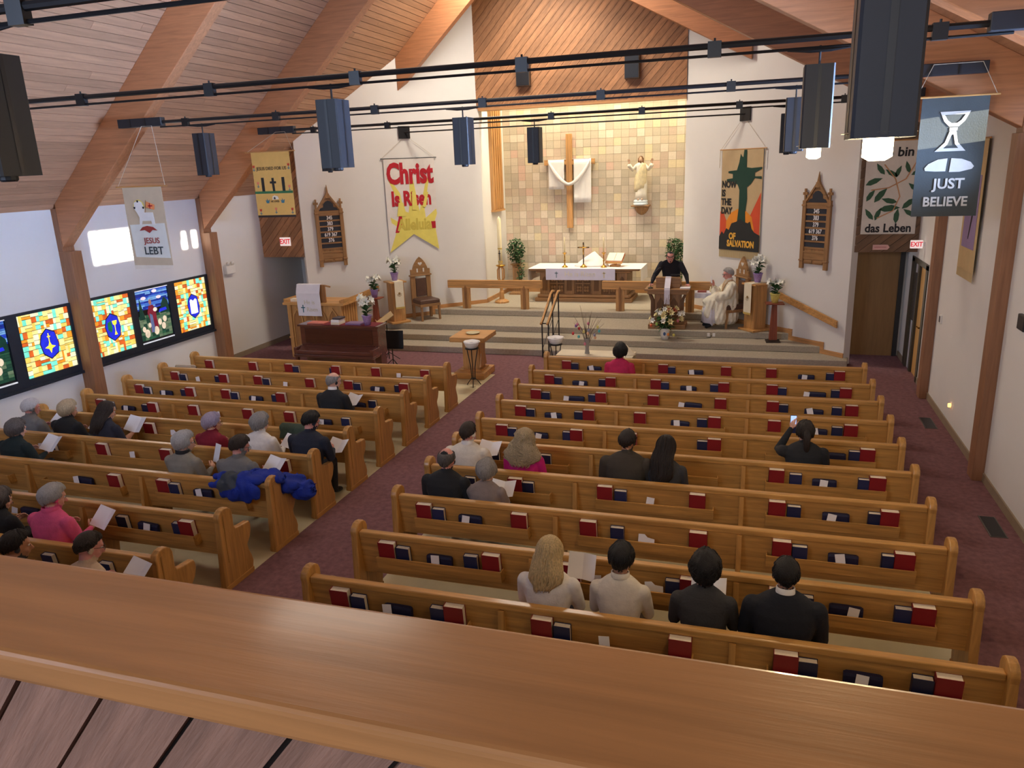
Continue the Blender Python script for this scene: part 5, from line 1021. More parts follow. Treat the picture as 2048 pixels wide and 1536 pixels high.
def mosaic(win, a, b, seed, emblem):
    r = random.Random(seed); out = []; split(a+.004, 1.0, b-a-.008, 1.11, out, r)
    last = -1
    for x, z, w, h in out:
        k = r.choices(range(6), GW)[0]
        while k == last: k = r.choices(range(6), GW)[0]
        last = k; MB().box(XL+.004, XL+.016, x+.005, x+w-.005, z+.005, z+h-.005).build('glass_piece', GL[k], win)
    cx, cz = (a+b)/2+.02, 1.52; hx = hexa(cx, cz, .18, .26)
    e = xpoly(win, hexa(cx, cz, .195, .28), M['black'], 'emblem_lead', .014, .018); xpoly(e, hx, gcobalt, 'emblem_field', .017, .022)
    if emblem == 'star':
        for p in range(4):
            an = p*PI/2; ca, sa = math.cos(an), math.sin(an)
            xpoly(e, [(cx+.11*ca, cz-.06+.11*sa), (cx+.035*ca-.03*sa, cz-.06+.035*sa+.03*ca), (cx, cz-.06), (cx+.035*ca+.03*sa, cz-.06+.035*sa-.03*ca)], ggold, 'emblem_petal', .022, .026)
        xpoly(e, [(cx-.008, cz+.02), (cx+.008, cz+.02), (cx+.008, cz+.12), (cx+.03, cz+.12), (cx+.03, cz+.14), (cx+.008, cz+.14), (cx+.008, cz+.19), (cx-.008, cz+.19), (cx-.008, cz+.14), (cx-.03, cz+.14), (cx-.03, cz+.12), (cx-.008, cz+.12)], ggold, 'emblem_cross', .022, .026)
    elif emblem == 'cup':
        xpoly(e, [(cx-.01, cz+.12), (cx+.11, cz+.12), (cx+.09, cz+.05), (cx+.055, cz+.03), (cx+.05, cz-.08), (cx+.08, cz-.16), (cx+.01, cz-.16), (cx+.04, cz-.08), (cx+.04, cz+.03), (cx+.005, cz+.05)], ggold, 'emblem_chalice', .022, .026); xpoly(e, [(cx-.12, cz+.10), (cx-.04, cz+.13), (cx-.02, cz-.02), (cx-.06, cz-.10), (cx-.13, cz-.03)], ggreen, 'emblem_grapes', .022, .026)
    else:
        for s in (-1, 1): xpoly(e, [(cx+s*.005, cz+.12), (cx+s*.07, cz+.16), (cx+s*.11, cz+.13), (cx+s*.11, cz-.16), (cx+s*.005, cz-.17)], gwhite, 'emblem_tablet', .022, .026)
def picture(win, a, b, seed):
    r = random.Random(seed); w = b-a; bl = [em('sky_%d' % i, c, .55) for i, c in enumerate([(40, 70, 190), (70, 120, 210), (120, 170, 225), (24, 50, 150)])]
    for k in range(12):
        z = 2.10-.034*(k+1)-.0; y = a+.01
        while y < b-.02:
            q = min(r.uniform(.12, .3), b-.01-y); MB().box(XL+.004, XL+.012, y+.003, y+q-.003, z+.003, z+.031).build('glass_piece', bl[(k+r.randrange(2)) % 4], win); y += q
    gd = [em('ground_%d' % i, c, .4) for i, c in enumerate([(50, 100, 74), (90, 124, 92), (120, 140, 110), (34, 76, 60)])]
    for i in range(9):
        for j in range(9):
            y = a+.02+(w-.04)*j/9; z = 1.06+.058*i; MB().box(XL+.004, XL+.012, y+.003, y+(w-.04)/9-.003, z+.003, z+.055).build('glass_piece', r.choice(gd), win)
    dkg = em('conifer', (22, 70, 60), .3)
    xpoly(win, [(a+.04, 1.5), (a+.10, 1.95), (a+.2, 1.5)], dkg, 'tree_glass', .012, .016); xpoly(win, [(b-.3, 1.55), (b-.24, 1.75), (b-.14, 1.88), (b-.04, 1.78), (b-.02, 1.55)], dkg, 'tree_glass', .012, .016); xpoly(win, [(b-.34, 1.58), (b-.1, 1.6), (b-.12, 1.66), (b-.3, 1.65)], gcobalt, 'lake_glass', .016, .018)
    for y, z in ((a+.22, 1.93), (b-.28, 1.9), (b-.38, 2.04)): MB().ell((XL+.013, y, z), (.005, .075, .035), 10, 6).build('cloud_glass', em('cloud', (226, 206, 214), .7), win)
    cx = a+.42*w
    xpoly(win, [(cx-.09, 1.20), (cx+.14, 1.22), (cx+.11, 1.50), (cx+.12, 1.66), (cx+.05, 1.77), (cx-.06, 1.76), (cx-.12, 1.62), (cx-.08, 1.48)], em('robe_red', (128, 34, 52), .5), 'robe_glass', .016, .022); xpoly(win, [(cx-.08, 1.2), (cx+.02, 1.2), (cx+.0, 1.56), (cx-.07, 1.6)], em('robe_blue', (96, 110, 150), .5), 'tunic_glass', .022, .025)
    MB().ell((XL+.02, cx-.01, 1.83), (.006, .04, .06), 10, 7).build('head_glass', em('head_brown', (170, 120, 100), .5), win); MB().ell((XL+.024, cx+.10, 1.66), (.005, .06, .045), 10, 6).build('lamb_glass', em('lamb_glass', (222, 214, 196), .7), win)
    for y, z, s in ((.12, 1.30, .8), (.20, 1.20, 1.2), (.48, 1.22, 1.2), (.62, 1.38, .9), (.78, 1.42, .9), (.72, 1.28, 1.0), (.30, 1.36, .7)): MB().ell((XL+.022, a+y*w, z), (.006, .062*s, .075*s), 10, 7).build('sheep_glass', em('sheep', (216, 196, 170), .7), win)
    m = MB()
    for z in (1.0, 2.09): m.box(XL+.01, XL+.03, a, b, z, z+.022)
    m.build('white_border', em('border_white', (206, 206, 214), .6), win)
w1 = window_frame(7.46, 10.86, [(8.52, 9.52), (9.74, 10.80)]); picture(w1, 8.52, 9.52, 4); mosaic(w1, 9.74, 10.80, 1, 'star')
w2 = window_frame(11.13, 14.655, [(11.20, 12.27), (12.43, 13.36), (13.57, 14.57)]); mosaic(w2, 11.20, 12.27, 2, 'cup'); picture(w2, 12.43, 13.36, 5); mosaic(w2, 13.57, 14.57, 3, 'tablets')
# ------------------------------------------------------------------ people
SK = {'fair': mat('skin_fair', (222, 172, 148), .55, .04), 'tan': mat('skin_tan', (190, 138, 108), .55, .04), 'pink': mat('skin_pink', (214, 150, 140), .55, .05)}
def fabric(n, rgb, bump=.25): return mat('fabric_'+n, rgb, .9, .10, 8, bump, 70)
def hairm(n, rgb, var=.35): return mat('hair_'+n, rgb, .5, var, 16, 1.0, 40, stretch=(7, 7, .8))
def seg_d(P, a, b):
    a = np.array(a); b = np.array(b); ab = b-a; t = np.clip(((P-a) @ ab)/max(1e-9, ab @ ab), 0, 1); return np.linalg.norm(P-(a+t[:, None]*ab), axis=1)
def remeshed(mb, voxel, it=4):
    o = mb.build('tmp', M['wall']); r = o.modifiers.new('r', 'REMESH'); r.mode = 'VOXEL'; r.voxel_size = voxel; s = o.modifiers.new('s', 'SMOOTH'); s.factor = .5; s.iterations = it
    dg = bpy.context.evaluated_depsgraph_get(); me = bpy.data.meshes.new_from_object(o.evaluated_get(dg)); old = o.data; bpy.data.objects.remove(o); bpy.data.meshes.remove(old)
    return me
def rings_loft(mb, rings, n=18):
    """rings: (centre, rx, ry, tilt about x) - superellipse cross sections"""
    R = []
    for c, rx, ry, tl in rings:
        L = []
        for k in range(n):
            a = 2*PI*k/n; ca, sa = math.cos(a), math.sin(a); x = rx*math.copysign(abs(ca)**.85, ca); y = ry*math.copysign(abs(sa)**.85, sa)
            L.append((c[0]+x, c[1]+y*math.cos(tl), c[2]+y*math.sin(tl)))
        R.append(L)
    mb.loft(R)
def head_prims(mb, Hm):
    k0 = len(mb.v)
    mb.ell((0, -.012, .02), (.074, .094, .098), 20, 14); mb.ell((0, .02, -.045), (.056, .066, .072), 16, 10); mb.ell((0, .056, -.096), (.026, .024, .022), 10, 7)
    mb.tube([(0, .078, .014), (0, .106, -.03)], [.010, .015], 8, True); mb.tube([(-.038, .072, .032), (.038, .072, .032)], .014, 8, True); mb.ell((0, .083, -.062), (.024, .012, .011), 10, 6)
    for s in (-1, 1): mb.ell((s*.078, -.006, -.008), (.012, .022, .034), 10, 8); mb.ell((s*.036, .052, -.03), (.024, .024, .022), 8, 6)
    mb.v = mb.v[:k0]+[tuple(Hm @ Vector(p)) for p in mb.v[k0:]]
def hand(mb, wrist, d, up, side, curl=.9, sp=.0):
    """five fingers rooted in a palm; d forward, up the back of the hand, side +1/-1 where the thumb leaves"""
    d = Vector(d).normalized(); up = Vector(up); up = (up-up.dot(d)*d).normalized(); sd = d.cross(up).normalized()*side; w = Vector(wrist)
    k0 = len(mb.v); mb.ell((0, 0, 0), (1, 1, 1), 12, 8)
    mb.v = mb.v[:k0]+[tuple(w+d*(.045+.048*p[1])+sd*(.038*p[0])+up*(.016*p[2])) for p in mb.v[k0:]]
    for k, L in enumerate((.066, .076, .07, .056)):
        b = w+d*.085+sd*(.028-.0185*k); p1 = b+d*L*.45*math.cos(curl*.4)-up*L*.45*math.sin(curl*.4); p2 = p1+d*L*.33*math.cos(curl)-up*L*.33*math.sin(curl); p3 = p2+d*L*.25*math.cos(curl*1.5)-up*L*.25*math.sin(curl*1.5)
        mb.tube([b-d*.02, p1, p2, p3], [.009, .0088, .008, .007], 6, True)
    b = w+d*.03+sd*.034; mb.tube([b-d*.01, b+sd*.022+d*.025-up*.006, b+sd*.026+d*.055-up*.02], [.011, .010, .008], 6, True)
# ---- hair
def lock(phi, z, sd, amp):
    return amp*(math.sin(phi*11+sd)+.7*math.sin(phi*23+sd*2+z*9)+.5*math.sin(phi*37-z*16+sd))
def hair_shell(mb, Hm, style, sd, t=.014):
    n, m = 48, 30; k0 = len(mb.v); R = []; rr = random.Random(sd*13+1)
    amp = {'short': .05, 'crop': .02, 'bald': .03, 'bob': .05, 'curl': .10, 'pixie': .05}.get(style, .05)
    tt = t*{'bob': 1.6, 'curl': 2.2, 'crop': .6, 'pixie': 1.4, 'bald': .5}.get(style, 1.0)
    def tmx(a):
        if a < 1.0: tm = .86+.30*(a/1.0)
        elif a < 1.55: tm = 1.16+.62*((a-1.0)/.55)
        else: tm = 1.78+.72*((a-1.55)/1.59)
        if style == 'bob': tm = tm+(.40 if a > 1.15 else .05)
        if style == 'curl': tm = tm+(.35 if a > 1.1 else .06)
        if style == 'pixie': tm += .12 if a > 1.1 else .05
        return tm
    def surf(th, ph, e=0.0, solid=False):
        a = abs((ph+PI) % (2*PI)-PI); tm = tmx(a); f = 1.0 if solid else 1/(1+math.exp((th-tm)*26))
        if style == 'bald' and not solid:
            top = 1.05 if a < 1.2 else (1.0 if a < 2.2 else .95); f *= 1/(1+math.exp((top-th)*22))
        nn = noise.noise(Vector((math.cos(ph)*2.4+sd, math.sin(ph)*2.4, th*2.2)))*amp*1.2+lock(ph, th, sd, amp*.2)
        bulge = 1+(.10 if style in ('bob', 'pixie') else .05)*math.exp(-((th-1.45)/.5)**2)*(a > 1.2)
        q = f*(1+tt/.085+nn+e)*bulge+(1-f)*.86
        return (.074*q*math.sin(th)*math.sin(ph), -.012+.094*q*math.sin(th)*math.cos(ph), .02+.098*q*math.cos(th))
    for j in range(m+1): R.append([surf(PI*(.012+.976*j/m), 2*PI*k/n) for k in range(n)])
    mb.loft(R)
    wig = {'curl': .16, 'pixie': .05, 'bob': .04}.get(style, .03)
    for q in range({'crop': 150, 'bald': 110}.get(style, 230)):
        ph = rr.uniform(0, 2*PI); a = abs((ph+PI) % (2*PI)-PI); tm = tmx(a)
        t1 = tm+rr.uniform(-.5, .04); L = rr.uniform(.35, .8)*(.45 if style == 'crop' else 1); t0 = max(.08, t1-L)
        if style == 'bald': t0 = max(t0, 1.02); t1 = max(t1, t0+.2)
        ks = 6; s0 = rr.uniform(0, 6); e0 = rr.uniform(.0, .04)
        pts = [surf(t0+(t1-t0)*k/ks, ph+wig*math.sin(s0+k*1.3)+.10*math.sin(s0)*k/ks, e0*math.sin(PI*k/ks)+(.03*rr.random() if style == 'curl' else 0), True) for k in range(ks+1)]
        mb.tube(pts, [.0015]+[rr.uniform(.003, .0052)]*(ks-1)+[.001], 4)
    mb.v = mb.v[:k0]+[tuple(Hm @ Vector(p)) for p in mb.v[k0:]]
def hair_long(mb, Hm, sd, L=.36, w=.105, curly=0.0, back=.105):
    n = 56; k0 = len(mb.v); R = []; zs = [.142-.012*j*1.0 for j in range(int((.142+L)/.012)+1)]; rr = random.Random(sd*17+3)
    def surf(z, ph, e=0.0):
        t_ = max(0, min(1, (.02-z)/L))
        if z > .02: s = math.sqrt(max(.02, 1-((z-.02)/.125)**2)); rx, ry, cy = .092*s, .112*s, -.014
        else:
            g = min(1, (.02-z)/.14); rx = .092+(w-.092)*g; ry = .112+(.062-.112)*g; cy = -.014-back*g*.75
            if t_ > .8: rx *= 1-.4*(t_-.8)/.2
        a = abs((ph+PI) % (2*PI)-PI); f = 1.0
        if z < .07 and a < 1.15: f = .60 if z > -.13 else .8
        d = 1+e+lock(ph, z, sd, .022)+curly*(noise.noise(Vector((math.cos(ph)*4+sd, math.sin(ph)*4, z*16)))*.9+.35*math.sin(ph*17+z*70+sd))
        return (rx*f*d*math.sin(ph)+.008*math.sin(z*22+sd)*(z < 0), cy+ry*f*d*math.cos(ph), z)
    for z in zs: R.append([surf(z, 2*PI*k/n) for k in range(n)])
    mb.loft(R)
    for q in range(420 if curly else 330):
        ph = rr.uniform(1.1, 2*PI-1.1); z1 = -L+rr.uniform(-.02, L*.9); z0 = min(.13, z1+rr.uniform(.12, .30)); ks = 12; s0 = rr.uniform(0, 6); e0 = rr.uniform(.01, .05)+(rr.uniform(0, .14) if curly else 0); wv = .22 if curly else .05
        pts = [surf(z0+(z1-z0)*k/ks, ph+wv*math.sin(s0+k*(1.4 if curly else .6)), e0*math.sin(PI*min(1, (k+.6)/ks))) for k in range(ks+1)]
        mb.tube(pts, [.0015]+[rr.uniform(.003, .0055)]*(ks-1)+[.0012], 4)
    mb.v = mb.v[:k0]+[tuple(Hm @ Vector(p)) for p in mb.v[k0:]]
def person(lb, loc, rz, spec, group=None):
    """spec: joints in a local frame (x right, y forward, z up from the floor), materials, hair"""
    t = thing('person', lb, 'person', loc, rz, group); s = spec; mb = MB(); tags = []
    bl = s.get('bulk', 1.0); top, low, skin, shoe = 0, 1, 2, 3
    rings_loft(mb, [((c[0], c[1], c[2]), rx*bl, ry*bl, tl) for c, rx, ry, tl in s['torso']])
    for i_, (a, b) in enumerate(zip(s['torso'][:-1], s['torso'][1:])):
        e_ = b[0] if i_ < len(s['torso'])-2 else tuple(a[0][q]+(b[0][q]-a[0][q])*.25 for q in range(3))
        tags.append((top if a[0][2] > s['belt'] else low, a[0], e_, (a[1]+a[2])*.5*bl if i_ < len(s['torso'])-2 else .09*bl))
    Hm = Matrix.Translation(s['head']) @ Matrix.Rotation(s.get('hyaw', 0), 4, 'Z') @ Matrix.Rotation(-s.get('hpitch', 0), 4, 'X') @ Matrix.Rotation(s.get('hroll', 0), 4, 'Y') @ Matrix.Scale(s.get('hs', 1.15), 4)
    nb = s['torso'][-1][0]; nt = Hm @ Vector((0, -.02, -.05)); mb.tube([(nb[0], nb[1], nb[2]-.03), nt], [.060, .052], 12, True); tags.append((skin, (nb[0], nb[1], nb[2]-.004), tuple(nt), .100))
    head_prims(mb, Hm); hc = Hm @ Vector((0, 0, 0)); tags.append((skin, tuple(hc), tuple(Hm @ Vector((0, .03, -.05))), .08))
    for sd_, (sh, el, wr) in s['arms'].items():
        mb.tube([sh, [(sh[i]+el[i])/2 for i in range(3)], el, [(el[i]+wr[i])/2 for i in range(3)], wr], [.068*bl, .062*bl, .052*bl, .044, .030], 12, True)
        tags.append((top, sh, el, .055*bl)); cut = s.get('sleeve', .93); mid = [el[i]+(wr[i]-el[i])*cut for i in range(3)]
        tags.append((top if cut > .2 else skin, el, mid, .042)); tags.append((skin, mid, wr, .03 if cut > .2 else .05))
    for hp, kn, an, toe in s['legs']:
        mb.tube([hp, [(hp[i]+kn[i])/2 for i in range(3)], kn], [.088*bl, .078*bl, .062], 12, True); mb.tube([kn, [kn[i]*.6+an[i]*.4 for i in range(3)], an], [.060, .055, .042], 12, True); mb.tube([an, [(an[i]+toe[i])/2 for i in range(3)], toe], [.042, .046, .036], 10, True)
        tags += [(low, hp, kn, .08*bl), (low, kn, an, .055), (shoe, an, toe, .05)]
    me = remeshed(mb, s.get('voxel', .0105))
    nv = len(me.vertices); co = np.empty(nv*3); me.vertices.foreach_get('co', co); co = co.reshape(-1, 3)
    D = np.stack([seg_d(co, a, b)/r for _, a, b, r in tags], 1); vm = np.array([k for k, *_ in tags])[D.argmin(1)]
    out = MB(); out.v = [tuple(p) for p in co]
    out.f = [tuple(p.vertices) for p in me.polygons]; out.m = [int(vm[p.vertices[0]]) for p in me.polygons]; bpy.data.meshes.remove(me)
    out.cur = skin
    for h in s.get('hands', []): hand(out, *h)
    mats = [s['top'], s['low'], s['skin'], s.get('shoe', M['black'])]
    out.build('body', mats, t, smooth=True)
    e = MB(); ic = MB()
    for k in (-1, 1): e.ell(tuple(Hm @ Vector((k*.031, .072, .010))), (.0125, .0125, .011), 8, 6); ic.ell(tuple(Hm @ Vector((k*.031, .083, .008))), (.006, .005, .006), 8, 5)
    o = e.build('eyes', M['plastic'], t, smooth=True); ic.build('iris', M['black'], o, smooth=True)
    st, hm = s['hair']; h = MB(); sd = s.get('seed', 1)
    if st == 'long': hair_long(h, Hm, sd, s.get('hlen', .36), s.get('hw', .105))
    elif st == 'curly': hair_long(h, Hm, sd, s.get('hlen', .25), s.get('hw', .175), .16)
    elif st == 'tail':
        hair_shell(h, Hm, 'short', sd, .016); k0 = len(h.v)
        h.tube([(0, -.10, .05), (0, -.135, .02), (.0, -.14, -.06), (.004, -.125, -.16), (0, -.11, -.24)], [.028, .036, .036, .028, .010], 10, True); h.v = h.v[:k0]+[tuple(Hm @ Vector(p)) for p in h.v[k0:]]
    else: hair_shell(h, Hm, st, sd)
    h.build('hair', hm, t, smooth=True)['kind'] = 'stuff'
    if s.get('collar'):
        mt, zz, rr = s['collar']; c = MB(); n0 = Vector(nb)+Vector((0, 0, zz)); R = []
        for r_, z_ in ((rr, -.015), (rr-.004, .03), (rr-.012, .03), (rr-.008, -.015)): R.append([(n0.x+r_*math.cos(2*PI*k/20), n0.y+r_*1.02*math.sin(2*PI*k/20), n0.z+z_+.012*math.sin(2*PI*k/20+PI)) for k in range(20)])
        R.append(R[0]); c.loft(R, cap=False); c.build('collar', mt, t, smooth=True)
    if s.get('glasses'):
        g = MB(); k0 = 0
        for k in (-1, 1):
            g.tube([(k*.031+.022*math.cos(a*PI/5), .098, .010+.018*math.sin(a*PI/5)) for a in range(11)], .0022, 5); g.tube([(k*.053, .096, .014), (k*.078, .0, .012)], .002, 5)
        g.tube([(-.009, .098, .014), (.009, .098, .014)], .002, 5); g.xf(Hm); g.build('glasses', M['black'], t)
    return t, Hm
def seated(lb, x, row, hz, topc, lowc, skin, hair, hmat, pose='lap', lean=.04, hyaw=0, hpitch=.25, bulk=1.0, seed=1, group=None, dy=0, rz=0, **kw):
    k = (hz-.44)/.71; zz = .44; k = max(.84, min(1.08, k)); up_ = hz-(.44+.71*k)
    def Z(v): return zz+v*k
    f = lambda v: lean*v/.55
    tor = [((0, .02, Z(.0)), .175, .13, 0), ((0, .01, Z(.08)), .182, .128, 0), ((0, -.01+f(.22), Z(.22)), .165, .115, 0), ((0, -.02+f(.36), Z(.36)), .192, .124, 0), ((0, -.022+f(.46), Z(.455)), .205, .116, 0), ((0, -.022+f(.53), Z(.525)), .185, .094, 0), ((0, -.018+f(.56), Z(.568)), .135, .078, 0), ((0, -.010+f(.58), Z(.600)), .078, .064, 0)]
    hd = (0, .035+f(.72)+.02*hpitch, hz)
    P = {'lap': ((.192, -.02, .475), (.232, .06, .22), (.10, .26, .15)), 'hold': ((.192, -.02, .475), (.232, .08, .24), (.15, .30, .26)), 'phone': ((.205, -.02, .47), (.26, .16, .42), (.13, .22, .70)), 'down': ((.205, -.02, .47), (.27, .0, .22), (.20, .22, .10)), 'cheek': ((.205, -.02, .47), (.22, .22, .36), (.11, .16, .60))}
    def arm(p, s): return tuple((s*q[0]*bulk, q[1]+f(q[2]), Z(q[2])) for q in P[p])
    pr, pl = pose if isinstance(pose, tuple) else (pose, pose)
    arms = {'r': arm(pr, 1), 'l': arm(pl, -1)}; hands = []
    for key, p, s in (('r', pr, 1), ('l', pl, -1)):
        w = arms[key][2]; d = {'lap': (-s*.6, .8, -.1), 'hold': (-s*.3, .9, .35), 'phone': (-s*.1, .15, 1), 'down': (-s*.3, .9, -.1), 'cheek': (-s*.1, -.3, 1)}[p]
        u = {'lap': (0, 0, 1), 'hold': (s*.9, .1, .3), 'phone': (s*.6, -.8, 0), 'down': (0, .1, 1), 'cheek': (s, .3, 0)}[p]
        hands.append((w, d, u, -s if p in ('lap', 'down') else -s, 1.0))
    legs = [((s*.09, .03, Z(.05)), (s*.115, .41, .50), (s*.115, .39, .085), (s*.12, .52, .045)) for s in (-1, 1)]
    spec = dict(torso=tor, belt=Z(.07), head=hd, hyaw=hyaw, hpitch=hpitch, arms=arms, hands=hands, legs=legs, bulk=bulk, top=topc, low=lowc, skin=skin, hair=(hair, hmat), seed=seed); spec.update(kw)
    y = (rowR if row[0] == 'R' else rowL)(int(row[1:]))+.205+dy
    return person(lb, (x, y, 0), rz, spec, group)+((x, y, arms),)
F = dict(black=fabric('black', (34, 36, 40)), navy=fabric('navy', (34, 40, 56)), grey=fabric('grey', (118, 118, 118)), charcoal=fabric('charcoal', (58, 58, 60)), white=fabric('white', (232, 228, 224)), offwhite=fabric('offwhite', (222, 214, 200)), red=fabric('dark_red', (134, 26, 48)), pink=fabric('hot_pink', (206, 30, 130)), coral=fabric('coral_pink', (226, 92, 140)), rose=fabric('rose', (200, 44, 92)), taupe=fabric('taupe', (140, 126, 120)), olive=fabric('olive', (62, 56, 48)), vest=fabric('vest', (142, 138, 128)), beige=fabric('beige', (206, 182, 156)), denim=fabric('denim', (44, 48, 66)), brown=fabric('brown', (84, 70, 60)), floral=fabric('floral_dark', (40, 40, 52)))
HC_ = dict(white=hairm('white', (226, 222, 220), .12), grey=hairm('grey', (158, 154, 150), .22), silver=hairm('silver', (190, 188, 186), .16), lav=hairm('lavender', (178, 164, 184), .16), blond=hairm('blond', (228, 200, 150), .25), sand=hairm('sandy', (204, 182, 146), .25), dark=hairm('dark', (42, 34, 30)), black=hairm('black', (22, 20, 22)), brown=hairm('brown', (92, 68, 50)), dbrown=hairm('dark_brown', (58, 46, 38)), salt=hairm('salt', (104, 98, 94), .35))
def leaflet(lb, p, rz, tilt=.9, w=.15, h=.21, fold=.35):
    o = MB()
    for s in (-1, 1): o.sheet(lambda u, v, s=s: (s*w*u*math.cos(fold), -w*u*math.sin(fold)*1.0, h*(v-.5)), 4, 4, .002)
    o.xf(Matrix.Rotation(-tilt, 4, 'X')); b = o.build('leaflet', M['paper'], loc=p, rz=rz); tag(b, lb, 'leaflet', 'white service leaflets'); return b
G = 'people seated in the pews'
def at(x, row, dx, dy, z): return (x+dx, (rowR if row[0] == 'R' else rowL)(int(row[1:]))+.205+dy, z)
S_ = SK
# window-side block
seated('balding grey man in black suit holding a leaflet, alone in his pew', -6.16, 'L4', 1.17, F['black'], F['black'], S_['fair'], 'bald', HC_['grey'], 'hold', .05, -.5, .2, 1.08, 1, G, glasses=1, collar=(M['white'], .015, .07))
leaflet('white leaflet held by the man in black suit', at(-6.16, 'L4', .20, .34, .80), -.3)
seated('white-haired man in grey jacket beside the window wall', -10.24, 'L6', 1.06, F['grey'], F['grey'], S_['pink'], 'short', HC_['white'], 'hold', .05, -.4, .3, 1.08, 2, G)
leaflet('white leaflet held by the white-haired man', at(-10.24, 'L6', .26, .36, .82), -.2)
seated('sandy-haired woman in black top between two people', -9.53, 'L6', 1.07, F['black'], F['black'], S_['fair'], 'bob', HC_['sand'], 'hold', .05, -.35, .3, 1.05, 3, G)
leaflet('white leaflet held by the sandy-haired woman', at(-9.53, 'L6', .26, .36, .76), -.2)
seated('woman with long dark hair and floral top reading a leaflet', -8.83, 'L6', 1.08, F['floral'], F['black'], S_['tan'], 'long', HC_['dbrown'], 'hold', .06, -.35, .35, .98, 4, G, hlen=.28, sleeve=.1)
leaflet('wide open white leaflet held by the woman in floral top', at(-8.83, 'L6', .28, .36, .82), -.2, .7, .19, .24)
seated('lavender-grey-haired woman in dark red jacket', -7.0, 'L6', 1.04, F['red'], F['black'], S_['fair'], 'pixie', HC_['lav'], 'hold', .04, -.5, .2, .95, 5, G, glasses=1)
seated('grey-haired woman in white cardigan beside the green coat', -6.24, 'L6', 1.08, F['white'], F['black'], S_['fair'], 'bob', HC_['grey'], 'hold', .05, -.3, .3, 1.08, 6, G)
leaflet('white leaflet held by the woman in white cardigan', at(-6.24, 'L6', .30, .36, .74), -.2)
seated('dark-haired man in navy jacket at the aisle end', -5.50, 'L6', 1.13, F['navy'], F['black'], S_['pink'], 'short', HC_['black'], 'hold', .10, -.45, .45, 1.18, 7, G, glasses=1)
leaflet('white leaflet held by the man in navy jacket', at(-5.50, 'L6', .24, .40, .72), -.2)
seated('woman with short dark grey hair in dark green top', -9.47, 'L7', 1.08, fabric('dark_green', (24, 40, 42)), F['black'], S_['fair'], 'bob', HC_['salt'], 'hold', .05, -.2, .3, 1.08, 8, G)
leaflet('white leaflet held by the woman in dark green', at(-9.47, 'L7', .30, .36, .80), -.2, .8, .17, .24)
seated('silver-haired woman with glasses in grey vest holding a leaflet', -6.71, 'L7', 1.10, F['vest'], F['brown'], S_['fair'], 'bob', HC_['silver'], 'hold', .05, -.75, .2, 1.02, 9, G, glasses=1, collar=(F['black'], .0, .085))
leaflet('folded white leaflet held by the silver-haired woman', at(-6.71, 'L7', .30, .34, .88), -.6, .3, .10, .24)
seated('brown-haired man in grey blazer with a white leaflet', -5.93, 'L7', 1.09, F['grey'], F['grey'], S_['pink'], 'short', HC_['dbrown'], 'hold', .08, -.5, .45, 1.12, 10, G, glasses=1)
leaflet('white leaflet held by the man in grey blazer', at(-5.93, 'L7', .34, .36, .78), -.3, .8, .16, .22)
seated('grey-haired woman in bright pink quilted jacket', -6.86, 'L9', 1.13, F['coral'], F['black'], S_['fair'], 'pixie', HC_['silver'], 'hold', .06, -.45, .3, 1.12, 11, G, collar=(F['coral'], .0, .085))
leaflet('open white booklet held by the woman in pink jacket', at(-6.86, 'L9', .36, .38, .80), -.3, .75, .16, .23)
seated('person in dark coat sitting left of the pink jacket', -7.62, 'L9', 1.02, F['black'], F['black'], S_['fair'], 'bob', HC_['salt'], 'hold', .05, -.3, .3, 1.05, 12, G)
seated('dark-haired man with glasses in beige shirt right below the balcony rail', -5.52, 'L10', 1.16, F['beige'], F['denim'], S_['pink'], 'crop', HC_['dbrown'], 'hold', .10, -.6, .35, 1.1, 13, G, glasses=1)
leaflet('white leaflet held by the man below the balcony rail', at(-5.52, 'L10', .32, .36, .84), -.3, .8, .16, .22)
seated('dark-haired person in the last visible pew at the picture edge', -6.30, 'L10', 1.11, F['charcoal'], F['black'], S_['tan'], 'short', HC_['dark'], 'lap', .05, -.6, .2, 1, 14, G)
# door-side block
seated('dark curly-haired woman in rose jacket alone near the front', -2.18, 'R2', 1.12, F['rose'], F['black'], S_['tan'], 'curl', HC_['black'], 'lap', .04, 0, .3, 1.0, 15, G)
seated('dark-haired man in white polo beside the curly-haired woman', -3.28, 'R7', 1.14, F['offwhite'], F['denim'], S_['pink'], 'crop', HC_['dbrown'], 'hold', .04, -.25, .15, 1.15, 16, G, sleeve=.1, collar=(F['white'], .0, .075))
leaflet('white leaflet held by the man in white polo', at(-3.28, 'R7', .18, .36, .84), -.1)
seated('woman with long curly blond hair in hot pink top', -2.56, 'R7', 1.09, F['pink'], F['black'], S_['fair'], 'curly', HC_['sand'], 'lap', .04, -.1, .2, .98, 17, G)
seated('man with cropped dark hair in dark olive jacket', -1.33, 'R7', 1.17, F['olive'], F['black'], S_['tan'], 'crop', HC_['dark'], 'lap', .05, -.2, .2, 1.2, 18, G)
seated('woman with long straight dark brown hair', -.89, 'R7', 1.11, F['charcoal'], F['black'], S_['tan'], 'long', HC_['dark'], 'lap', .05, -.2, .3, .95, 19, G, hlen=.36, hw=.105)
seated('dark-haired woman in black hoodie raising a phone', .63, 'R6', 1.10, F['black'], F['black'], S_['fair'], 'tail', HC_['dark'], ('lap', 'phone'), .05, .1, .05, 1.08, 20, G)
seated('bald man in black suit beside the grey-haired woman', -3.20, 'R8', 1.14, F['black'], F['black'], S_['pink'], 'bald', HC_['salt'], 'lap', .04, 0, .1, 1.12, 21, G)
seated('woman with short grey hair in taupe jacket', -2.74, 'R8', 1.03, F['taupe'], F['black'], S_['fair'], 'pixie', HC_['grey'], 'hold', .05, 0, .25, .92, 22, G)
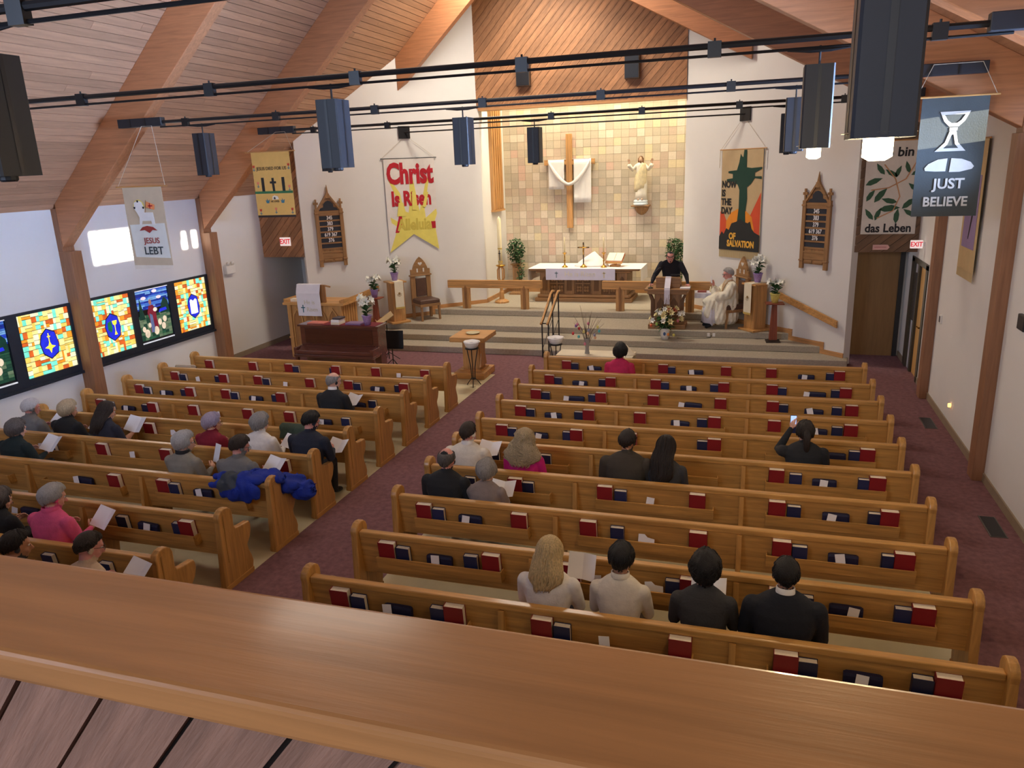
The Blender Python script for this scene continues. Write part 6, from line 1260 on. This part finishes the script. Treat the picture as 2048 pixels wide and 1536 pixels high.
leaflet('white leaflet held by the woman in taupe jacket', at(-2.74, 'R8', .10, .36, .72), 0)
seated('woman with long blond hair in white top', -1.54, 'R10', 1.13, F['white'], F['denim'], S_['fair'], 'long', HC_['blond'], 'hold', .04, -.1, .2, 1.05, 23, G, hlen=.24, hw=.12, sleeve=.1)
leaflet('open white leaflet held by the blond woman', at(-1.54, 'R10', .22, .36, .90), -.1, .35, .13, .23)
seated('young man with black hair in white shirt', -.94, 'R10', 1.16, F['offwhite'], F['brown'], S_['tan'], 'short', HC_['black'], 'hold', .04, 0, .15, .96, 24, G, collar=(F['offwhite'], .0, .078))
seated('person with tousled black hair in dark grey blazer', -.28, 'R10', 1.13, F['charcoal'], F['black'], S_['fair'], 'curl', HC_['black'], 'hold', .06, .05, .35, 1.0, 25, G)
leaflet('white leaflet held by the person in grey blazer', at(-.28, 'R10', .02, .38, .80), 0)
seated('man with short dark hair in navy suit', .32, 'R10', 1.19, fabric('navy_suit', (26, 30, 40)), F['black'], S_['tan'], 'crop', HC_['black'], 'lap', .04, 0, .1, 1.2, 26, G, collar=(M['white'], .012, .072))
# phone of the woman in the hoodie
t = thing('smartphone', 'smartphone with lit screen raised by the woman in black hoodie', 'phone', at(.63, 'R6', -.125, .30, 1.17), .12)
MB().box(-.037, .037, -.004, .004, -.075, .075).build('case', M['black'], t, bevel=.003); MB().box(-.033, .033, -.0055, -.004, -.066, .068).build('screen', mat('phone_screen', (150, 176, 230), .2, .4, 30, emit=.8), t)
# speaker leaning on the lectern
NV = fabric('speaker_sweater', (30, 32, 42))
spx = dict(torso=[((0, -.10, .90), .17, .125, .2), ((0, -.09, 1.0), .182, .13, .25), ((0, -.03, 1.16), .185, .13, .35), ((0, .05, 1.32), .205, .135, .5), ((0, .10, 1.42), .215, .12, .55), ((0, .135, 1.475), .17, .09, .6), ((0, .165, 1.515), .10, .07, .6), ((0, .185, 1.535), .066, .058, .6)], belt=.93, head=(.0, .27, 1.60), hpitch=.55, hyaw=.15, arms={'r': ((.22, .10, 1.42), (.37, .14, 1.16), (.43, .32, .975)), 'l': ((-.22, .10, 1.42), (-.37, .14, 1.16), (-.43, .32, .975))}, hands=[((.43, .32, .975), (.1, 1, -.12), (0, .1, 1), -1, .35), ((-.43, .32, .975), (-.1, 1, -.12), (0, .1, 1), 1, .35)],
    legs=[((s*.09, -.10, .86), (s*.10, -.04, .47), (s*.11, -.10, .08), (s*.13, .04, .04)) for s in (-1, 1)], bulk=1.15, top=NV, low=F['black'], skin=SK['pink'], hair=('bald', HC_['salt']), seed=40, voxel=.009)
person('balding man in dark sweater leaning on the lectern', (-1.98, 18.86, Z3), PI, spx)
# seated priest in white vestments
PW_ = fabric('vestment', (234, 228, 208), .3)
prz = math.atan2(.95, -.30)          # faces the lectern
def pz(v): return .53+v
tor = [((0, .0, pz(-.02)), .175, .13, 0), ((0, 0, pz(.08)), .18, .128, 0), ((0, -.0, pz(.22)), .17, .12, 0), ((0, -.0, pz(.36)), .185, .12, 0), ((0, .0, pz(.46)), .198, .112, 0), ((0, .005, pz(.525)), .17, .088, 0), ((0, .012, pz(.56)), .10, .068, 0), ((0, .02, pz(.59)), .062, .056, 0)]
prs = dict(torso=tor, belt=.0, head=(0, .06, 1.24), hpitch=.25, hyaw=.1, arms={'r': ((.2, .0, 1.0), (.27, .18, .78), (.10, .36, .98)), 'l': ((-.2, .0, 1.0), (-.27, .10, .74), (-.10, .34, .70))}, hands=[((.10, .36, .98), (-.1, .3, 1), (.9, -.3, .1), 1, .8), ((-.10, .34, .70), (.6, .7, -.1), (0, 0, 1), 1, .5)], legs=[((s*.09, .03, .58), (s*.12, .43, .56), (s*.12, .44, .09), (s*.13, .56, .045)) for s in (-1, 1)], bulk=1.05, top=PW_, low=fabric('alb', (226, 224, 236), .3), skin=SK['pink'], hair=('short', HC_['silver']), glasses=1, seed=41, voxel=.009, shoe=F['black'], collar=(M['white'], .005, .072))
pt, Hm_ = person('grey-haired priest in white vestments seated in the carved chair', (-.58, 18.42, Z3), prz, prs)
v = MB()
rings_loft(v, [((0, .02, .40), .25, .20, 0), ((0, .01, .62), .26, .19, 0), ((0, 0, .80), .25, .165, 0), ((0, 0, .95), .24, .145, 0), ((0, .0, 1.04), .205, .115, 0), ((0, .01, 1.09), .115, .082, 0)])
v.tube([(0, .05, .62), (0, .28, .63), (0, .48, .58)], [.22, .20, .15], 16, True)
for s in (-1, 1):
    v.tube([(s*.2, 0, 1.0), (s*.27, .14, .80), (s*.16, .28, .82 if s > 0 else .74)], [.09, .11, .12], 12, True); v.tube([(s*.10, .44, .60), (s*.11, .50, .34)], [.11, .13], 12, True)
v.tube([(-.12, .22, .58), (-.16, .26, .24)], [.16, .17], 12, True); v.tube([(.0, .02, .5), (-.02, .02, .26)], [.22, .23], 14, True)
me = remeshed(v, .014, 6); n_ = len(me.vertices)
for q in me.vertices:
    a = math.atan2(q.co.y-.1, q.co.x); k = .010*math.sin(a*16+q.co.z*5)+.007*math.sin(q.co.y*60+q.co.z*22); q.co += Vector((q.normal.x, q.normal.y, q.normal.z*.3))*k
me.materials.clear(); me.materials.append(PW_); me.polygons.foreach_set('use_smooth', [True]*len(me.polygons))
o = bpy.data.objects.new('chasuble', me); COL.objects.link(o); o.parent = pt
a = MB(); a.loft([[(rx*(1+.06*math.sin(9*2*PI*k/36))*math.cos(2*PI*k/36), .46+ry*(1+.06*math.sin(7*2*PI*k/36))*math.sin(2*PI*k/36), z) for k in range(36)] for z, rx, ry in ((.14, .27, .17), (.34, .24, .16), (.52, .2, .13), (.58, .12, .1))]); a.build('alb_skirt', fabric('alb', (226, 224, 236), .3), pt, smooth=True)
c = MB(); 
for s in (-1, 1): c.tube([(s*.085, -.02, 1.105), (s*.105, .07, 1.09), (s*.07, .135, 1.0), (s*.015, .17, .90)], [.020, .024, .024, .022], 8, True)
c.tube([(0, .172, .90), (0, .185, .78)], [.024, .022], 8, True); c.build('orphrey_band', mat('orphrey', (196, 166, 130), .8, .2, 30), pt, smooth=True)
o = leaflet('small white card held up by the priest', (-.58-.43, 18.42-.10, Z3+1.12), prz, .1, .07, .16, .1)
# ------------------------------------------------------------------ coats over the pews
def drape(lb, name, mt, loc, rz, w, hb, hf, top, seed, fz=.03):
    def f(u, v):
        L = hb+hf+top; s = v*L; x = -w/2+w*u
        n_ = noise.noise(Vector((u*5+seed, v*4, seed)))*fz+.018*math.sin(u*26+seed)*abs(v-.45)*2
        if s < hb: return (x*(1-.12*(1-s/hb))+n_, -.10-.02+n_*.6-.05*(1-s/hb), top_z-hb+s)
        if s < hb+top: return (x, -.10+(s-hb)*.13/top*1.0+n_*.3, top_z+.018*math.sin(PI*(s-hb)/top)+abs(n_)*.4)
        return (x*(1+.05*(s-hb-top)/hf)+n_, .05+n_*.6+.03*(s-hb-top)/hf, top_z-(s-hb-top))
    top_z = .862
    o = MB().sheet(f, 40, 44, .03).build(name, mt, loc=loc, rz=rz, smooth=True); return tag(o, lb, 'coat')
def heap(lb, name, mats, loc, ells, seed, amp=.03):
    m = MB()
    for c_, r_ in ells: m.ell(c_, r_, 16, 10)
    me = remeshed(m, .016, 3)
    for q in me.vertices:
        p = q.co; k = amp*noise.noise(p*7+Vector((seed, 0, 0)))+amp*.6*math.sin(p.x*38+p.z*20+6*noise.noise(p*4)); q.co += q.normal*k
    me.materials.clear()
    for mm in mats: me.materials.append(mm)
    me.polygons.foreach_set('use_smooth', [True]*len(me.polygons))
    if len(mats) > 1:
        for f in me.polygons: f.material_index = 1 if (f.center.x < -.12 and f.center.y < .02 and f.center.z > .74+.35*(f.center.x+.3)) and f.center.x > -.36 else 0
    o = bpy.data.objects.new(name, me); COL.objects.link(o); o.location = loc; return tag(o, lb, 'coat')
heap('bright blue and grey jacket thrown over the pew end', 'blue_jacket', [fabric('cobalt', (22, 50, 156), .5), fabric('slate_grey', (64, 72, 84))], (-5.52, rowL(7), 0), [((-.15, -.05, .86), (.36, .10, .07)), ((-.10, -.16, .74), (.30, .05, .13)), ((-.34, -.16, .80), (.16, .05, .06)), ((.10, .10, .84), (.26, .14, .08)), ((.24, .30, .70), (.20, .22, .09)), ((.42, .36, .60), (.16, .14, .12)), ((.0, .12, .70), (.2, .1, .14))], 3)
drape('dark green coat hung over the pew back', 'green_coat', fabric('forest', (58, 74, 62), .5), (-6.05, rowL(5), .0), 0, .50, .14, .30, .12, 8, .03)
